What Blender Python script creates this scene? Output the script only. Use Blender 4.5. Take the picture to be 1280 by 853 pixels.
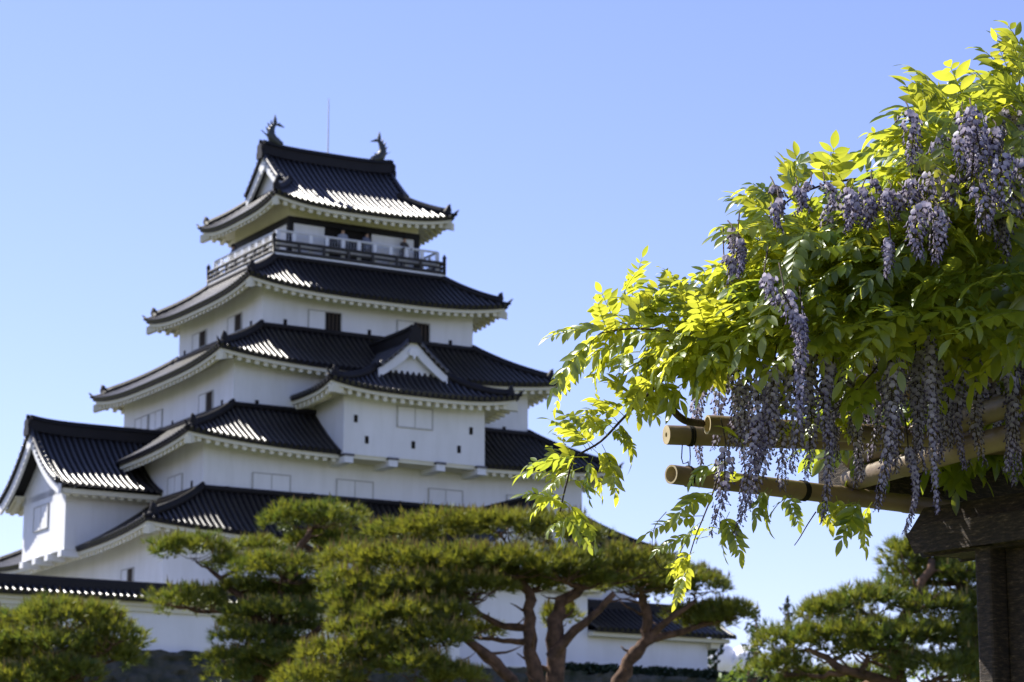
import bpy, math, random
from mathutils import Vector, Matrix, noise
R = math.radians
random.seed(11)
scene = bpy.context.scene
for o in list(bpy.data.objects): bpy.data.objects.remove(o)
COL = scene.collection

# ------------------------------------------------------------------ camera, sky, sun, exposure
F_PX, PITCH, TH = 3251.2, R(12.082), R(59.594)
cam_d = bpy.data.cameras.new('camera'); cam = bpy.data.objects.new('camera', cam_d); COL.objects.link(cam)
cam.location = (0, 0, 0); cam.rotation_euler = (math.pi/2 + PITCH, 0, 0)
cam_d.sensor_width = 36; cam_d.lens = F_PX/1280*36
cam_d.clip_start = 0.1; cam_d.clip_end = 30000
cam_d.dof.use_dof = True; cam_d.dof.focus_distance = 5.2; cam_d.dof.aperture_fstop = 17.0
scene.camera = cam

SUN_A, SUN_E = R(64), R(47.2)          # horizontal angle from the castle's -u axis towards its back, elevation
U = Vector((math.sin(TH), math.cos(TH), 0)); V = Vector((-math.cos(TH), math.sin(TH), 0))
sh = -U*math.cos(SUN_A) + V*math.sin(SUN_A)
sdir = (sh*math.cos(SUN_E) + Vector((0, 0, math.sin(SUN_E)))).normalized()
world = bpy.data.worlds.new('World'); scene.world = world; world.use_nodes = True
wn = world.node_tree; wn.nodes.clear()
sky = wn.nodes.new('ShaderNodeTexSky'); sky.sky_type = 'NISHITA'; sky.sun_disc = False
sky.sun_elevation = SUN_E; sky.sun_rotation = math.atan2(sdir.x, sdir.y)
sky.air_density = 1.0; sky.dust_density = 0.15; sky.ozone_density = 5.0; sky.altitude = 200
bg = wn.nodes.new('ShaderNodeBackground'); bg.inputs[1].default_value = 0.12
wo = wn.nodes.new('ShaderNodeOutputWorld')
wb_ = wn.nodes.new('ShaderNodeMix'); wb_.data_type = 'RGBA'; wb_.blend_type = 'MULTIPLY'; wb_.inputs[0].default_value = 1
wb_.inputs[7].default_value = (1.0, .785, .90, 1)          # white balance of the daylight
wn.links.new(sky.outputs[0], wb_.inputs[6]); wn.links.new(wb_.outputs[2], bg.inputs[0]); wn.links.new(bg.outputs[0], wo.inputs[0])
sl = bpy.data.lights.new('sun', 'SUN'); sun = bpy.data.objects.new('sun', sl); COL.objects.link(sun)
sl.energy = 5.0; sl.angle = R(0.5); sl.color = (1.0, 0.95, 0.86)
sun.rotation_euler = sdir.to_track_quat('Z', 'Y').to_euler(); sun.location = (-20, 10, 60)
vs = scene.view_settings
vs.view_transform = 'Standard'; vs.look = 'None'; vs.gamma = 1; vs.use_curve_mapping = False
vs.exposure = 0.95
scene.cycles.max_bounces = 8; scene.cycles.transparent_max_bounces = 8
scene.cycles.use_denoising = True

GZ = -1.6                                 # ground level: eye height is 1.6 m
CC = Vector((-9.2205, 125, 0))            # centre of the keep

# ------------------------------------------------------------------ helpers
cp, sp = math.cos(PITCH), math.sin(PITCH)
def ray(x, y):
    X = (x-640)/F_PX; Y = -(y-426.5)/F_PX
    return Vector((X, cp-Y*sp, sp+Y*cp))
def at(x, y, Y): d = ray(x, y); return d*(Y/d.y)
def atz(x, y, z): d = ray(x, y); return d*(z/d.z)
def cast(x, y, ax, val):
    d = ray(x, y); n = (U, V, Vector((0, 0, 1)))[ax]
    t = (val + (n.dot(CC) if ax < 2 else 0))/n.dot(d)
    q = d*t - CC
    return q.dot(U), q.dot(V), q.z

class MB:
    def __init__(s): s.v = []; s.f = []; s.m = []; s.s = []; s.c = None
    def add(s, vs, fs, m=0, sm=False):
        b = len(s.v); s.v.extend([tuple(p) for p in vs])
        for f in fs: s.f.append(tuple(b+i for i in f)); s.m.append(m); s.s.append(sm)
    def box(s, x0, y0, z0, x1, y1, z1, m=0):
        s.add([(x0,y0,z0),(x1,y0,z0),(x1,y1,z0),(x0,y1,z0),(x0,y0,z1),(x1,y0,z1),(x1,y1,z1),(x0,y1,z1)],
              [(0,3,2,1),(4,5,6,7),(0,1,5,4),(1,2,6,5),(2,3,7,6),(3,0,4,7)], m)
    def hexa(s, p, m=0):
        s.add(p, [(0,3,2,1),(4,5,6,7),(0,1,5,4),(1,2,6,5),(2,3,7,6),(3,0,4,7)], m)
    def tube(s, pts, rad, n=6, m=0, caps=True, sm=True):
        pts = [Vector(p) for p in pts]
        if not hasattr(rad, '__len__'): rad = [rad]*len(pts)
        vs = []; up = None
        for i, p in enumerate(pts):
            t = (pts[min(i+1, len(pts)-1)]-pts[max(i-1, 0)]).normalized()
            if up is None:
                up = Vector((0,0,1)) if abs(t.z) < .9 else Vector((1,0,0))
            x = t.cross(up).normalized(); up = x.cross(t).normalized()
            for k in range(n):
                a = 2*math.pi*k/n
                vs.append(p + (x*math.cos(a)+up*math.sin(a))*rad[i])
        fs = []
        for i in range(len(pts)-1):
            for k in range(n):
                k2 = (k+1) % n
                fs.append((i*n+k, i*n+k2, (i+1)*n+k2, (i+1)*n+k))
        s.add(vs, fs, m, sm)
        if caps:
            b = len(s.v)-len(vs)
            s.f.append(tuple(b+k for k in range(n))); s.m.append(m); s.s.append(False)
            e = b+(len(pts)-1)*n
            s.f.append(tuple(e+k for k in range(n))); s.m.append(m); s.s.append(False)
    def prism(s, poly, d, m=0):
        """poly: list of Vector (planar), d: Vector thickness"""
        n = len(poly); vs = [Vector(p) for p in poly]+[Vector(p)+d for p in poly]
        fs = [tuple(range(n)), tuple(range(2*n-1, n-1, -1))]+[(i, (i+1) % n, n+(i+1) % n, n+i) for i in range(n)]
        s.add(vs, fs, m)
    def build(s, name, mats, parent=None, off=None):
        me = bpy.data.meshes.new(name)
        v = s.v if off is None else [(p[0]-off[0], p[1]-off[1], p[2]-off[2]) for p in s.v]
        me.from_pydata(v, [], s.f)
        if not isinstance(mats, (list, tuple)): mats = [mats]
        for mm in mats: me.materials.append(mm)
        me.polygons.foreach_set('material_index', s.m); me.polygons.foreach_set('use_smooth', s.s)
        if s.c is not None:
            at_ = me.attributes.new('tint', 'FLOAT', 'POINT'); at_.data.foreach_set('value', s.c)
        me.update()
        o = bpy.data.objects.new(name, me); COL.objects.link(o)
        if parent is not None: o.parent = parent
        return o
def tag(o, label=None, cat=None, group=None, kind=None):
    if label: o['label'] = label
    if cat: o['category'] = cat
    if group: o['group'] = group
    if kind: o['kind'] = kind
    return o
def empty(name, loc, label, cat, group=None, rz=0):
    o = bpy.data.objects.new(name, None); COL.objects.link(o); o.location = loc; o.rotation_euler = (0, 0, rz)
    o.empty_display_size = .3
    return tag(o, label, cat, group)

# ------------------------------------------------------------------ materials
def mat(name, col, rough=.8, spec=.3, var=0., scale=3., bump=0., bscale=20., col2=None, detail=6., coord='Object'):
    m = bpy.data.materials.new(name); m.use_nodes = True; nt = m.node_tree; b = nt.nodes['Principled BSDF']
    b.inputs['Base Color'].default_value = (*col, 1); b.inputs['Roughness'].default_value = rough
    b.inputs['Specular IOR Level'].default_value = spec
    tc = nt.nodes.new('ShaderNodeTexCoord')
    if var or col2:
        n = nt.nodes.new('ShaderNodeTexNoise'); n.inputs['Scale'].default_value = scale; n.inputs['Detail'].default_value = detail
        nt.links.new(tc.outputs[coord], n.inputs['Vector'])
        r = nt.nodes.new('ShaderNodeValToRGB'); r.color_ramp.elements[0].position = .3; r.color_ramp.elements[1].position = .7
        c2 = col2 or tuple(c*(1-var) for c in col)
        r.color_ramp.elements[0].color = (*c2, 1); r.color_ramp.elements[1].color = (*col, 1)
        nt.links.new(n.outputs['Fac'], r.inputs['Fac']); nt.links.new(r.outputs['Color'], b.inputs['Base Color'])
    if bump:
        n2 = nt.nodes.new('ShaderNodeTexNoise'); n2.inputs['Scale'].default_value = bscale; n2.inputs['Detail'].default_value = 5
        nt.links.new(tc.outputs[coord], n2.inputs['Vector'])
        bp = nt.nodes.new('ShaderNodeBump'); bp.inputs['Strength'].default_value = bump; bp.inputs['Distance'].default_value = .02
        nt.links.new(n2.outputs['Fac'], bp.inputs['Height']); nt.links.new(bp.outputs['Normal'], b.inputs['Normal'])
    return m
M = {}
M['plaster'] = mat('white_plaster', (.82, .83, .85), .9, .2, col2=(.76, .77, .78), scale=.6, bump=.15, bscale=8)
M['eave'] = mat('bounce_tinted_plaster', (.74, .71, .56), .9, .2, var=.08, scale=1.5)  # white plaster with the yellow light bounced from below mixed into its colour
M['tile'] = mat('dark_glazed_tile', (.020, .018, .018), .35, .7, col2=(.012, .011, .012), scale=1.2)
M['pan'] = mat('dark_pan_tile', (.016, .014, .015), .62, .25, col2=(.010, .009, .010), scale=1.5)
M['black'] = mat('black_lacquered_wood', (.010, .010, .011), .6, .2)
def streaks(m, amt):
    nt = m.node_tree; b = nt.nodes['Principled BSDF']; L = nt.links.new
    src = b.inputs['Base Color'].links[0].from_socket
    tc = nt.nodes.new('ShaderNodeTexCoord'); mp = nt.nodes.new('ShaderNodeMapping'); mp.inputs['Scale'].default_value = (.9, .9, .14)
    n = nt.nodes.new('ShaderNodeTexNoise'); n.inputs['Scale'].default_value = 1.5; n.inputs['Detail'].default_value = 7; n.inputs['Roughness'].default_value = .65
    r = nt.nodes.new('ShaderNodeValToRGB'); e = r.color_ramp.elements
    e[0].position = .36; e[0].color = (1-amt, 1-amt, 1-amt*1.15, 1); e[1].position = .56; e[1].color = (1, 1, 1, 1)
    x = nt.nodes.new('ShaderNodeMix'); x.data_type = 'RGBA'; x.blend_type = 'MULTIPLY'; x.inputs[0].default_value = 1
    L(tc.outputs['Object'], mp.inputs['Vector']); L(mp.outputs[0], n.inputs['Vector']); L(n.outputs['Fac'], r.inputs['Fac'])
    L(src, x.inputs[6]); L(r.outputs['Color'], x.inputs[7]); L(x.outputs[2], b.inputs['Base Color'])
streaks(M['plaster'], .075)
M['railwood'] = mat('weathered_dark_rail', (.045, .043, .042), .6, .3)
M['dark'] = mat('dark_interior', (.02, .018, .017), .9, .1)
M['line'] = mat('grey_frame', (.47, .47, .46), .8, .2)
M['railw'] = mat('white_painted_metal', (.72, .74, .78), .45, .4)
M['slat'] = mat('brown_window_bars', (.05, .036, .026), .7, .3)
M['bronze'] = mat('dark_bronze_scales', (.035, .042, .04), .45, .5, bump=.4, bscale=12)
M['steel'] = mat('grey_steel', (.06, .06, .07), .4, .5)
M['stone'] = mat('mossy_stone', (.10, .095, .08), .95, .2, col2=(.02, .028, .014), scale=1.3, bump=.6, bscale=6)
M['ground'] = mat('sandy_ground', (.13, .12, .06), .95, .1, col2=(.06, .085, .025), scale=.08)
M['bark'] = mat('pine_bark', (.17, .10, .064), .9, .2, col2=(.045, .03, .022), scale=7, bump=.8, bscale=14)
M['vine'] = mat('vine_bark', (.085, .06, .042), .85, .3, col2=(.04, .03, .022), scale=30, bump=.5, bscale=120)
M['bamboo'] = mat('weathered_bamboo', (.27, .20, .12), .5, .35, col2=(.13, .092, .056), scale=7, bump=.1, bscale=60)
M['bamboo_in'] = mat('bamboo_inside', (.55, .45, .27), .8, .2, var=.25, scale=60)
M['cord'] = mat('black_cord', (.015, .014, .012), .8, .2)

def wood_mat():
    m = bpy.data.materials.new('weathered_timber'); m.use_nodes = True; nt = m.node_tree; b = nt.nodes['Principled BSDF']
    tc = nt.nodes.new('ShaderNodeTexCoord'); mp = nt.nodes.new('ShaderNodeMapping'); mp.inputs['Scale'].default_value = (14, 14, 60)
    n = nt.nodes.new('ShaderNodeTexNoise'); n.inputs['Scale'].default_value = 3; n.inputs['Detail'].default_value = 9; n.inputs['Roughness'].default_value = .7
    r = nt.nodes.new('ShaderNodeValToRGB')
    e = r.color_ramp.elements; e[0].position = .44; e[0].color = (.020, .014, .010, 1); e[1].position = .76; e[1].color = (.25, .19, .13, 1)
    x = e.new(.58); x.color = (.060, .040, .026, 1)
    bp = nt.nodes.new('ShaderNodeBump'); bp.inputs['Strength'].default_value = .9; bp.inputs['Distance'].default_value = .006
    L = nt.links.new
    L(tc.outputs['Object'], mp.inputs['Vector']); L(mp.outputs[0], n.inputs['Vector']); L(n.outputs['Fac'], r.inputs['Fac'])
    L(r.outputs['Color'], b.inputs['Base Color']); L(n.outputs['Fac'], bp.inputs['Height']); L(bp.outputs['Normal'], b.inputs['Normal'])
    b.inputs['Roughness'].default_value = .85
    return m
M['timber'] = wood_mat()

def leaf_mat(name, dif0, dif1, tr0, tr1, tfac=.5, rough=.4, gloss=.06):
    """diffuse + translucent + a little gloss; the per-leaf attribute 'tint' runs from young to old leaf"""
    m = bpy.data.materials.new(name); m.use_nodes = True; nt = m.node_tree; nt.nodes.clear(); L = nt.links.new
    a = nt.nodes.new('ShaderNodeAttribute'); a.attribute_name = 'tint'
    def mix(c0, c1):
        x = nt.nodes.new('ShaderNodeMix'); x.data_type = 'RGBA'
        x.inputs[6].default_value = (*c0, 1); x.inputs[7].default_value = (*c1, 1)
        L(tint_out, x.inputs[0]); return x.outputs[2]
    d = nt.nodes.new('ShaderNodeBsdfDiffuse'); t = nt.nodes.new('ShaderNodeBsdfTranslucent'); g = nt.nodes.new('ShaderNodeBsdfGlossy')
    nz = nt.nodes.new('ShaderNodeTexNoise'); nz.inputs['Scale'].default_value = 38; nz.inputs['Detail'].default_value = 4
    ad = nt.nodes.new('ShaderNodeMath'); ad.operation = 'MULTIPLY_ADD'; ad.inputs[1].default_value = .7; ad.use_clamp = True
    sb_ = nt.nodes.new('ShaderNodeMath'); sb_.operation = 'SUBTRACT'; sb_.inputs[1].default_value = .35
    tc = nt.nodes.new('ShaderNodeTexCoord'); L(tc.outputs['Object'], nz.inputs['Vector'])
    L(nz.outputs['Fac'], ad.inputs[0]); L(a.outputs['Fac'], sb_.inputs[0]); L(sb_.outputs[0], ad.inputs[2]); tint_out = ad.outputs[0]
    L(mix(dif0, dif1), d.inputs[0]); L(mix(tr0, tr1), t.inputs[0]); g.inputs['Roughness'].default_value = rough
    g.inputs[0].default_value = (.9, .95, .9, 1)
    s1 = nt.nodes.new('ShaderNodeMixShader'); s1.inputs[0].default_value = tfac; L(d.outputs[0], s1.inputs[1]); L(t.outputs[0], s1.inputs[2])
    s2 = nt.nodes.new('ShaderNodeMixShader'); L(s1.outputs[0], s2.inputs[1]); L(g.outputs[0], s2.inputs[2])
    s2.inputs[0].default_value = gloss
    o = nt.nodes.new('ShaderNodeOutputMaterial'); L(s2.outputs[0], o.inputs[0])
    return m
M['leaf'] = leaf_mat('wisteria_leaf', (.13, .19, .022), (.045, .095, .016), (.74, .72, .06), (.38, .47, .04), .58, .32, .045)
M['needle'] = leaf_mat('pine_needles', (.140, .155, .022), (.042, .078, .018), (.38, .37, .03), (.12, .19, .025), .38, .45, .04)
M['candle'] = leaf_mat('pine_candles', (.42, .28, .07), (.26, .20, .05), (.36, .20, .04), (.24, .16, .03), .3, .5, .03)
M['conifer'] = leaf_mat('dark_conifer', (.02, .04, .018), (.012, .028, .012), (.03, .05, .01), (.02, .03, .01), .3, .5, .03)
M['broad'] = leaf_mat('fresh_broadleaf', (.12, .19, .03), (.06, .12, .02), (.25, .32, .03), (.14, .2, .02), .45, .45, .04)
M['petal'] = leaf_mat('lilac_petals', (.64, .59, .67), (.14, .11, .215), (.56, .51, .61), (.13, .10, .19), .40, .5, .03)

# ------------------------------------------------------------------ ground
g = MB()
n = 40
for i in range(n+1):
    for j in range(n+1):
        s = lambda k: (abs(k/n*2-1)**3)*(1 if k > n/2 else -1)*9000
        x, y = s(i), s(j)+60
        g.v.append((x, y, GZ))
for i in range(n):
    for j in range(n):
        g.f.append((i*(n+1)+j, (i+1)*(n+1)+j, (i+1)*(n+1)+j+1, i*(n+1)+j+1)); g.m.append(0); g.s.append(False)
tag(g.build('ground', M['ground']), kind='structure')

# ------------------------------------------------------------------ the keep
KZ = math.pi/2 - TH
castle = empty('castle_keep', CC, 'tall white five-storey castle keep with stacked dark tiled roofs and a balcony', 'castle', rz=KZ)

def sides(wi, di, we, de):
    return [((1,0),(0,-1),wi,we,di,de), ((0,1),(1,0),di,de,wi,we), ((-1,0),(0,1),wi,we,di,de), ((0,-1),(-1,0),di,de,wi,we)]
def ident(x, y, z): return (x, y, z)

def tile_row(mb, pts, A, r=.088, cap=True):
    """half-round cover tile along pts (top to eave); A across direction"""
    A = Vector(A); k = 6; vs = []
    P = [Vector(p) for p in pts]
    for i, p in enumerate(P):
        t = (P[min(i+1, len(P)-1)]-P[max(i-1, 0)]).normalized()
        nrm = A.cross(t); nrm = nrm if nrm.z > 0 else -nrm
        for j in range(k+1):
            a = math.pi*j/k
            vs.append(p + A*(math.cos(a)*r) + nrm*(math.sin(a)*r))
    fs = [(i*(k+1)+j, i*(k+1)+j+1, (i+1)*(k+1)+j+1, (i+1)*(k+1)+j) for i in range(len(P)-1) for j in range(k)]
    mb.add(vs, fs, 0, True)
    if cap:
        t = (P[-1]-P[-2]).normalized(); nrm = A.cross(t); nrm = nrm if nrm.z > 0 else -nrm
        c = P[-1]+t*.01
        disc = [c + A*(math.cos(2*math.pi*j/10)*r*1.1) + nrm*(math.sin(2*math.pi*j/10)*r*1.1) for j in range(10)]
        mb.prism(disc, t*.05)

def ring_roof(X, wi, di, we, de, base, L, ww, dw, parent, spacing=.30, skip=(), name='roof', eave_mat=None, p=3.2, rows=True, cut=0.):
    """hipped skirt roof around an inner rectangle; base(t) height from inner edge (0) to eave (1)"""
    T = MB(); E = MB(); HL = []
    def rot(d): a = Vector(X(0,0,0)); return (Vector(X(d[0], d[1], 0))-a)
    for q, (A, O, hi, ho, ri, ro) in enumerate(sides(wi, di, we, de)):
        if q in skip: continue
        half = lambda t: hi+(ho-hi)*t
        def zf(a, t):
            return base(t)+L*(min(1., abs(a)/half(t))**p)*t**1.4
        def P(a, t, dz=0, dr=0):
            r = ri+(ro-ri)*t+dr
            return X(A[0]*a+O[0]*r, A[1]*a+O[1]*r, zf(a, t)+dz)
        na, nt_ = 36, 8
        vs = []; fs = []
        for j in range(nt_+1):
            for i in range(na+1):
                t = j/nt_; vs.append(P((i/na*2-1)*half(t), t))
        for i in range(na+1): vs.append(P((i/na*2-1)*ho, 1, -.12))
        for i in range(na+1): vs.append(P((i/na*2-1)*(ho-.3), 1, -.13, -.3))
        for j in range(nt_+2):
            for i in range(na): fs.append((j*(na+1)+i, j*(na+1)+i+1, (j+1)*(na+1)+i+1, (j+1)*(na+1)+i))
        T.add(vs, fs, 1, False)
        if rows:
            kk = int(ho/spacing+.2); Aw = rot(A)
            for i in range(2*kk):
                a = (i-kk+.5)*spacing
                t0 = max(0., (abs(a)-hi)/(ho-hi)) if ho > hi else 0.
                if t0 > .96: continue
                k = max(2, int(9*(1-t0))+1)
                tile_row(T, [P(a, t0+(1.0-t0)*j/k, .02) for j in range(k+1)], Aw)
        # white eaves: fascia, rafters, soffit
        rw = dw if q in (0, 2) else ww
        tw = (rw-ri)/(ro-ri)
        nf = 32; vs = []
        for i in range(nf+1):
            s = i/nf*2-1
            for (dr, dz) in ((-.12, -.125), (-.10, -.30), (-.20, -.31), (-.22, -.14)):
                a = s*(ho+dr)
                r = ro+dr
                vs.append(X(A[0]*a+O[0]*r, A[1]*a+O[1]*r, zf(s*ho, 1)+dz))
        ok = lambda a: not (q == 0 and abs(a) < cut)
        fs = [(i*4+j, i*4+(j+1) % 4, (i+1)*4+(j+1) % 4, (i+1)*4+j) for i in range(nf) for j in range(4) if ok(((i+.5)/nf*2-1)*ho)]
        E.add(vs, fs, 0)
        nr = int(2*ho/.43)
        for i in range(nr):
            a = -ho+(i+.5)*2*ho/nr
            tin = max(tw, (abs(a)-hi)/(ho-hi) if ho > hi else 0)
            r1 = ro-.17; r0 = ri+(ro-ri)*tin
            if r1-r0 < .12 or not ok(a): continue
            r0 = max(r0, ro-.62); tin = (r0-ri)/(ro-ri)
            t1 = (r1-ri)/(ro-ri)
            z1 = zf(a, t1); z0 = zf(a, tin)
            pts = []
            for dz in (-.56, -.30):
                for (aa, rr, zz) in ((a-.1, r0, z0), (a+.1, r0, z0), (a+.1, r1, z1), (a-.1, r1, z1)):
                    pts.append(X(A[0]*aa+O[0]*rr, A[1]*aa+O[1]*rr, zz+dz))
            E.hexa(pts)
        vs = []
        nj = 5
        for j in range(nj+1):
            t = tw+(1-.50/(ro-ri)-tw)*min(1, j/(nj-1))
            for i in range(nf+1):
                vs.append(P((i/nf*2-1)*half(t), t, -.50 if j < nj else -.14))
        fs = [(j*(nf+1)+i, j*(nf+1)+i+1, (j+1)*(nf+1)+i+1, (j+1)*(nf+1)+i) for j in range(nj) for i in range(nf) if ok(((i+.5)/nf*2-1)*ho)]
        E.add(vs, fs, 0)
        # hip ridge at the a=+half end
        nx = (q+1) % 4
        if nx not in skip:
            H = MB(); HL.append(H)
            pts = [Vector(P(half(t), t, .12)) for t in [k/8*.86 for k in range(9)]]
            H.tube(pts, [.17]*9, 8)
            H.tube([q_+Vector((0,0,.13)) for q_ in pts], [.10]*9, 8)
            e = pts[-1]; d = (pts[-1]-pts[-2]).normalized(); dh = Vector((d.x, d.y, 0)).normalized()
            H.tube([e-dh*.05+Vector((0,0,-.05)), e+dh*.10+Vector((0,0,.15)), e+dh*.12+Vector((0,0,.34)), e+dh*.20+Vector((0,0,.42))], [.21, .18, .10, .02], 8)
            pts = [Vector(P(half(t), t, .06)) for t in (.84, .92, 1.0)]
            pts.append(pts[-1]+dh*.12+Vector((0,0,.06)))
            H.tube(pts, [.11, .10, .09, .075], 8)
            H.tube([pts[-1]-dh*.1, pts[-1]+Vector((0,0,.12))+dh*.02, pts[-1]+Vector((0,0,.20))+dh*.12], [.075, .05, .015], 6)
            # white hip rafter nose under the corner
            c = Vector(P(ho, 1, -.36)); c2 = Vector(P(half(max(tw, .1)), max(tw, .1), -.42))
            dd = (c-c2).normalized(); sd = Vector((-dd.y, dd.x, 0)).normalized()*.14
            c = c-dd*.08
            E.hexa([c2-sd-Vector((0,0,.34)), c2+sd-Vector((0,0,.34)), c+sd-Vector((0,0,.36)), c-sd-Vector((0,0,.36)), c2-sd, c2+sd, c+sd, c-sd])
    # course where the roof meets the upper wall
    rf = T.build(name, [M['tile'], M['pan']], parent)
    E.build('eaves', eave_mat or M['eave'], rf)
    for H in HL: H.build('hip_ridge', M['pan'], rf)
    return rf

def gable_part(X, wv, dg, H, wgw, zsk, parent, ends=(-1, 1), back=None, spacing=.30, ridge_h=.55, verge_lift=.12, lift_ends=(-1, 1)):
    """upper gable of an irimoya or a plain gable roof. X maps (a along ridge, r across, z)."""
    T = MB(); WB = {}; WG = {}
    a0 = -wv if back is None else back; a1 = wv
    A = Vector(X(1,0,0))-Vector(X(0,0,0))
    def zz(a, r):
        return H(abs(r))+ (verge_lift*(max(0, abs(a)-wv*.6)/(wv*.4))**2 if (a < 0) in [e < 0 for e in lift_ends] else 0)
    nr = 10; na = 14
    for sgn in (-1, 1):
        vs = []
        for i in range(na+1):
            for j in range(nr+1):
                a = a0+(a1-a0)*i/na; r = sgn*dg*j/nr
                vs.append(X(a, r, zz(a, r)))
        T.add(vs, [(i*(nr+1)+j, i*(nr+1)+j+1, (i+1)*(nr+1)+j+1, (i+1)*(nr+1)+j) for i in range(na) for j in range(nr)], 1)
        vs = [ (p[0], p[1], p[2]-.12) for p in vs]
        T.add(vs, [(i*(nr+1)+j, i*(nr+1)+j+1, (i+1)*(nr+1)+j+1, (i+1)*(nr+1)+j) for i in range(na) for j in range(nr)], 1)
        for i in range(-60, 60):
            a = (i+.5)*spacing
            if not a0+.1 < a < a1-.1: continue
            tile_row(T, [X(a, sgn*dg*j/nr, zz(a, dg*j/nr)+.02) for j in range(nr+1)], A, cap=False)
    for e in ends:
        W = WB.setdefault(e, MB()); G_ = WG.setdefault(e, MB())
        for sgn in (-1, 1):
            # verge: rolled edge and short tile ends across it
            T.tube([X(e*(wv-.04), sgn*dg*j/nr, zz(e*wv, dg*j/nr)+.05) for j in range(nr+1)], .12, 8)
            m = int(dg/.28)
            for j in range(m+1):
                r = sgn*dg*(j+.5)/(m+1); z = zz(e*wv, r)
                T.tube([X(e*(wv-.3), r, z+.0), X(e*(wv+.10), r, z-.02)], .085, 8)
            # bargeboard
            vs = []
            for j in range(nr+1):
                r = sgn*dg*j/nr; z = zz(e*wv, r)
                wd = .62-.18*j/nr
                for (da, dz) in ((-.06, -.10), (-.06, -.10-wd), (-.20, -.10-wd), (-.20, -.10)):
                    vs.append(X(e*(wv+da), r, z+dz))
            fs = [(j*4+k, j*4+(k+1) % 4, (j+1)*4+(k+1) % 4, (j+1)*4+k) for j in range(nr) for k in range(4)]
            fs += [(nr*4, nr*4+1, nr*4+2, nr*4+3)]
            W.add(vs, fs, 0)
            # soffit between verge and gable wall
        # gable wall
        poly = []
        for j in range(nr, -nr-1, -1):
            r = dg*j/nr; poly.append(Vector(X(e*wgw, r, zz(e*wv, r)-.12)))
        vs = poly+[Vector((p.x, p.y, zsk)) for p in poly]
        k = len(poly)
        G_.add(vs, [(i, i+1, k+i+1, k+i) for i in range(k-1)], 0)
        # pendant under the apex
        z = zz(e*wv, 0)-.66
        Rr = (Vector(X(0,1,0))-Vector(X(0,0,0)))
        c = Vector(X(e*(wv-.05), 0, z)); th = A*(e*.08)
        pen = [c+Rr*x+Vector((0,0,y)) for x, y in ((-.16,.1),(.16,.1),(.30,-.10),(.22,-.26),(.10,-.24),(0,-.45),(-.10,-.24),(-.22,-.26),(-.30,-.10))]
        W.prism(pen, th)
    # main ridge
    rd = MB(); m = 12
    for (hw, h0, h1) in ((.24, -.1, ridge_h*.72), (.30, ridge_h*.72, ridge_h*.84), (.17, ridge_h*.84, ridge_h+.05)):
        vs = []
        for i in range(m+1):
            a = a0+(a1-a0)*i/m*(1.0)
            up = .16*(abs(a)/max(abs(a0), abs(a1)))**4 if ((a < 0) in [e < 0 for e in ends]) else 0
            for (x, h) in ((-hw, h0), (hw, h0), (hw*.9, h1), (-hw*.9, h1)):
                vs.append(X(a, x, H(0)+h+up+(0)))
        fs = [(i*4+k, i*4+(k+1) % 4, (i+1)*4+(k+1) % 4, (i+1)*4+k) for i in range(m) for k in range(4)]+[(0,1,2,3), (m*4, m*4+1, m*4+2, m*4+3)]
        rd.add(vs, fs, 0)
    for e in ends:
        c = Vector(X(e*(wv+.02), 0, H(0)+.2)); Rr = (Vector(X(0,1,0))-Vector(X(0,0,0)))
        oni = [c+Rr*x+Vector((0,0,y)) for x, y in ((-.42*.72,-.40),(.42*.72,-.40),(.33,-.15),(.24,.05),(.27,.25),(.15,.36),(.06,.33),(0,.58),(-.06,.33),(-.15,.36),(-.27,.25),(-.24,.05),(-.33,-.15))]
        rd.prism(oni, A*(e*.16))
    rf = T.build('gable_roof', [M['tile'], M['pan']], parent)
    for e in ends: WB[e].build('bargeboard', M['plaster'], rf); WG[e].build('gable_wall', M['plaster'], rf)
    rd.build('main_ridge', M['pan'], rf)
    return rf

def prof(z0, z1, k):
    return lambda t: z0+(z1-z0)*((1+k)*t-k*t*t)

def wallbox(w, d, z0, z1, name='wall', m='plaster', parent=castle):
    b = MB(); b.box(-w, -d, z0, w, d, z1); return b.build(name, M[m], parent)

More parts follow.
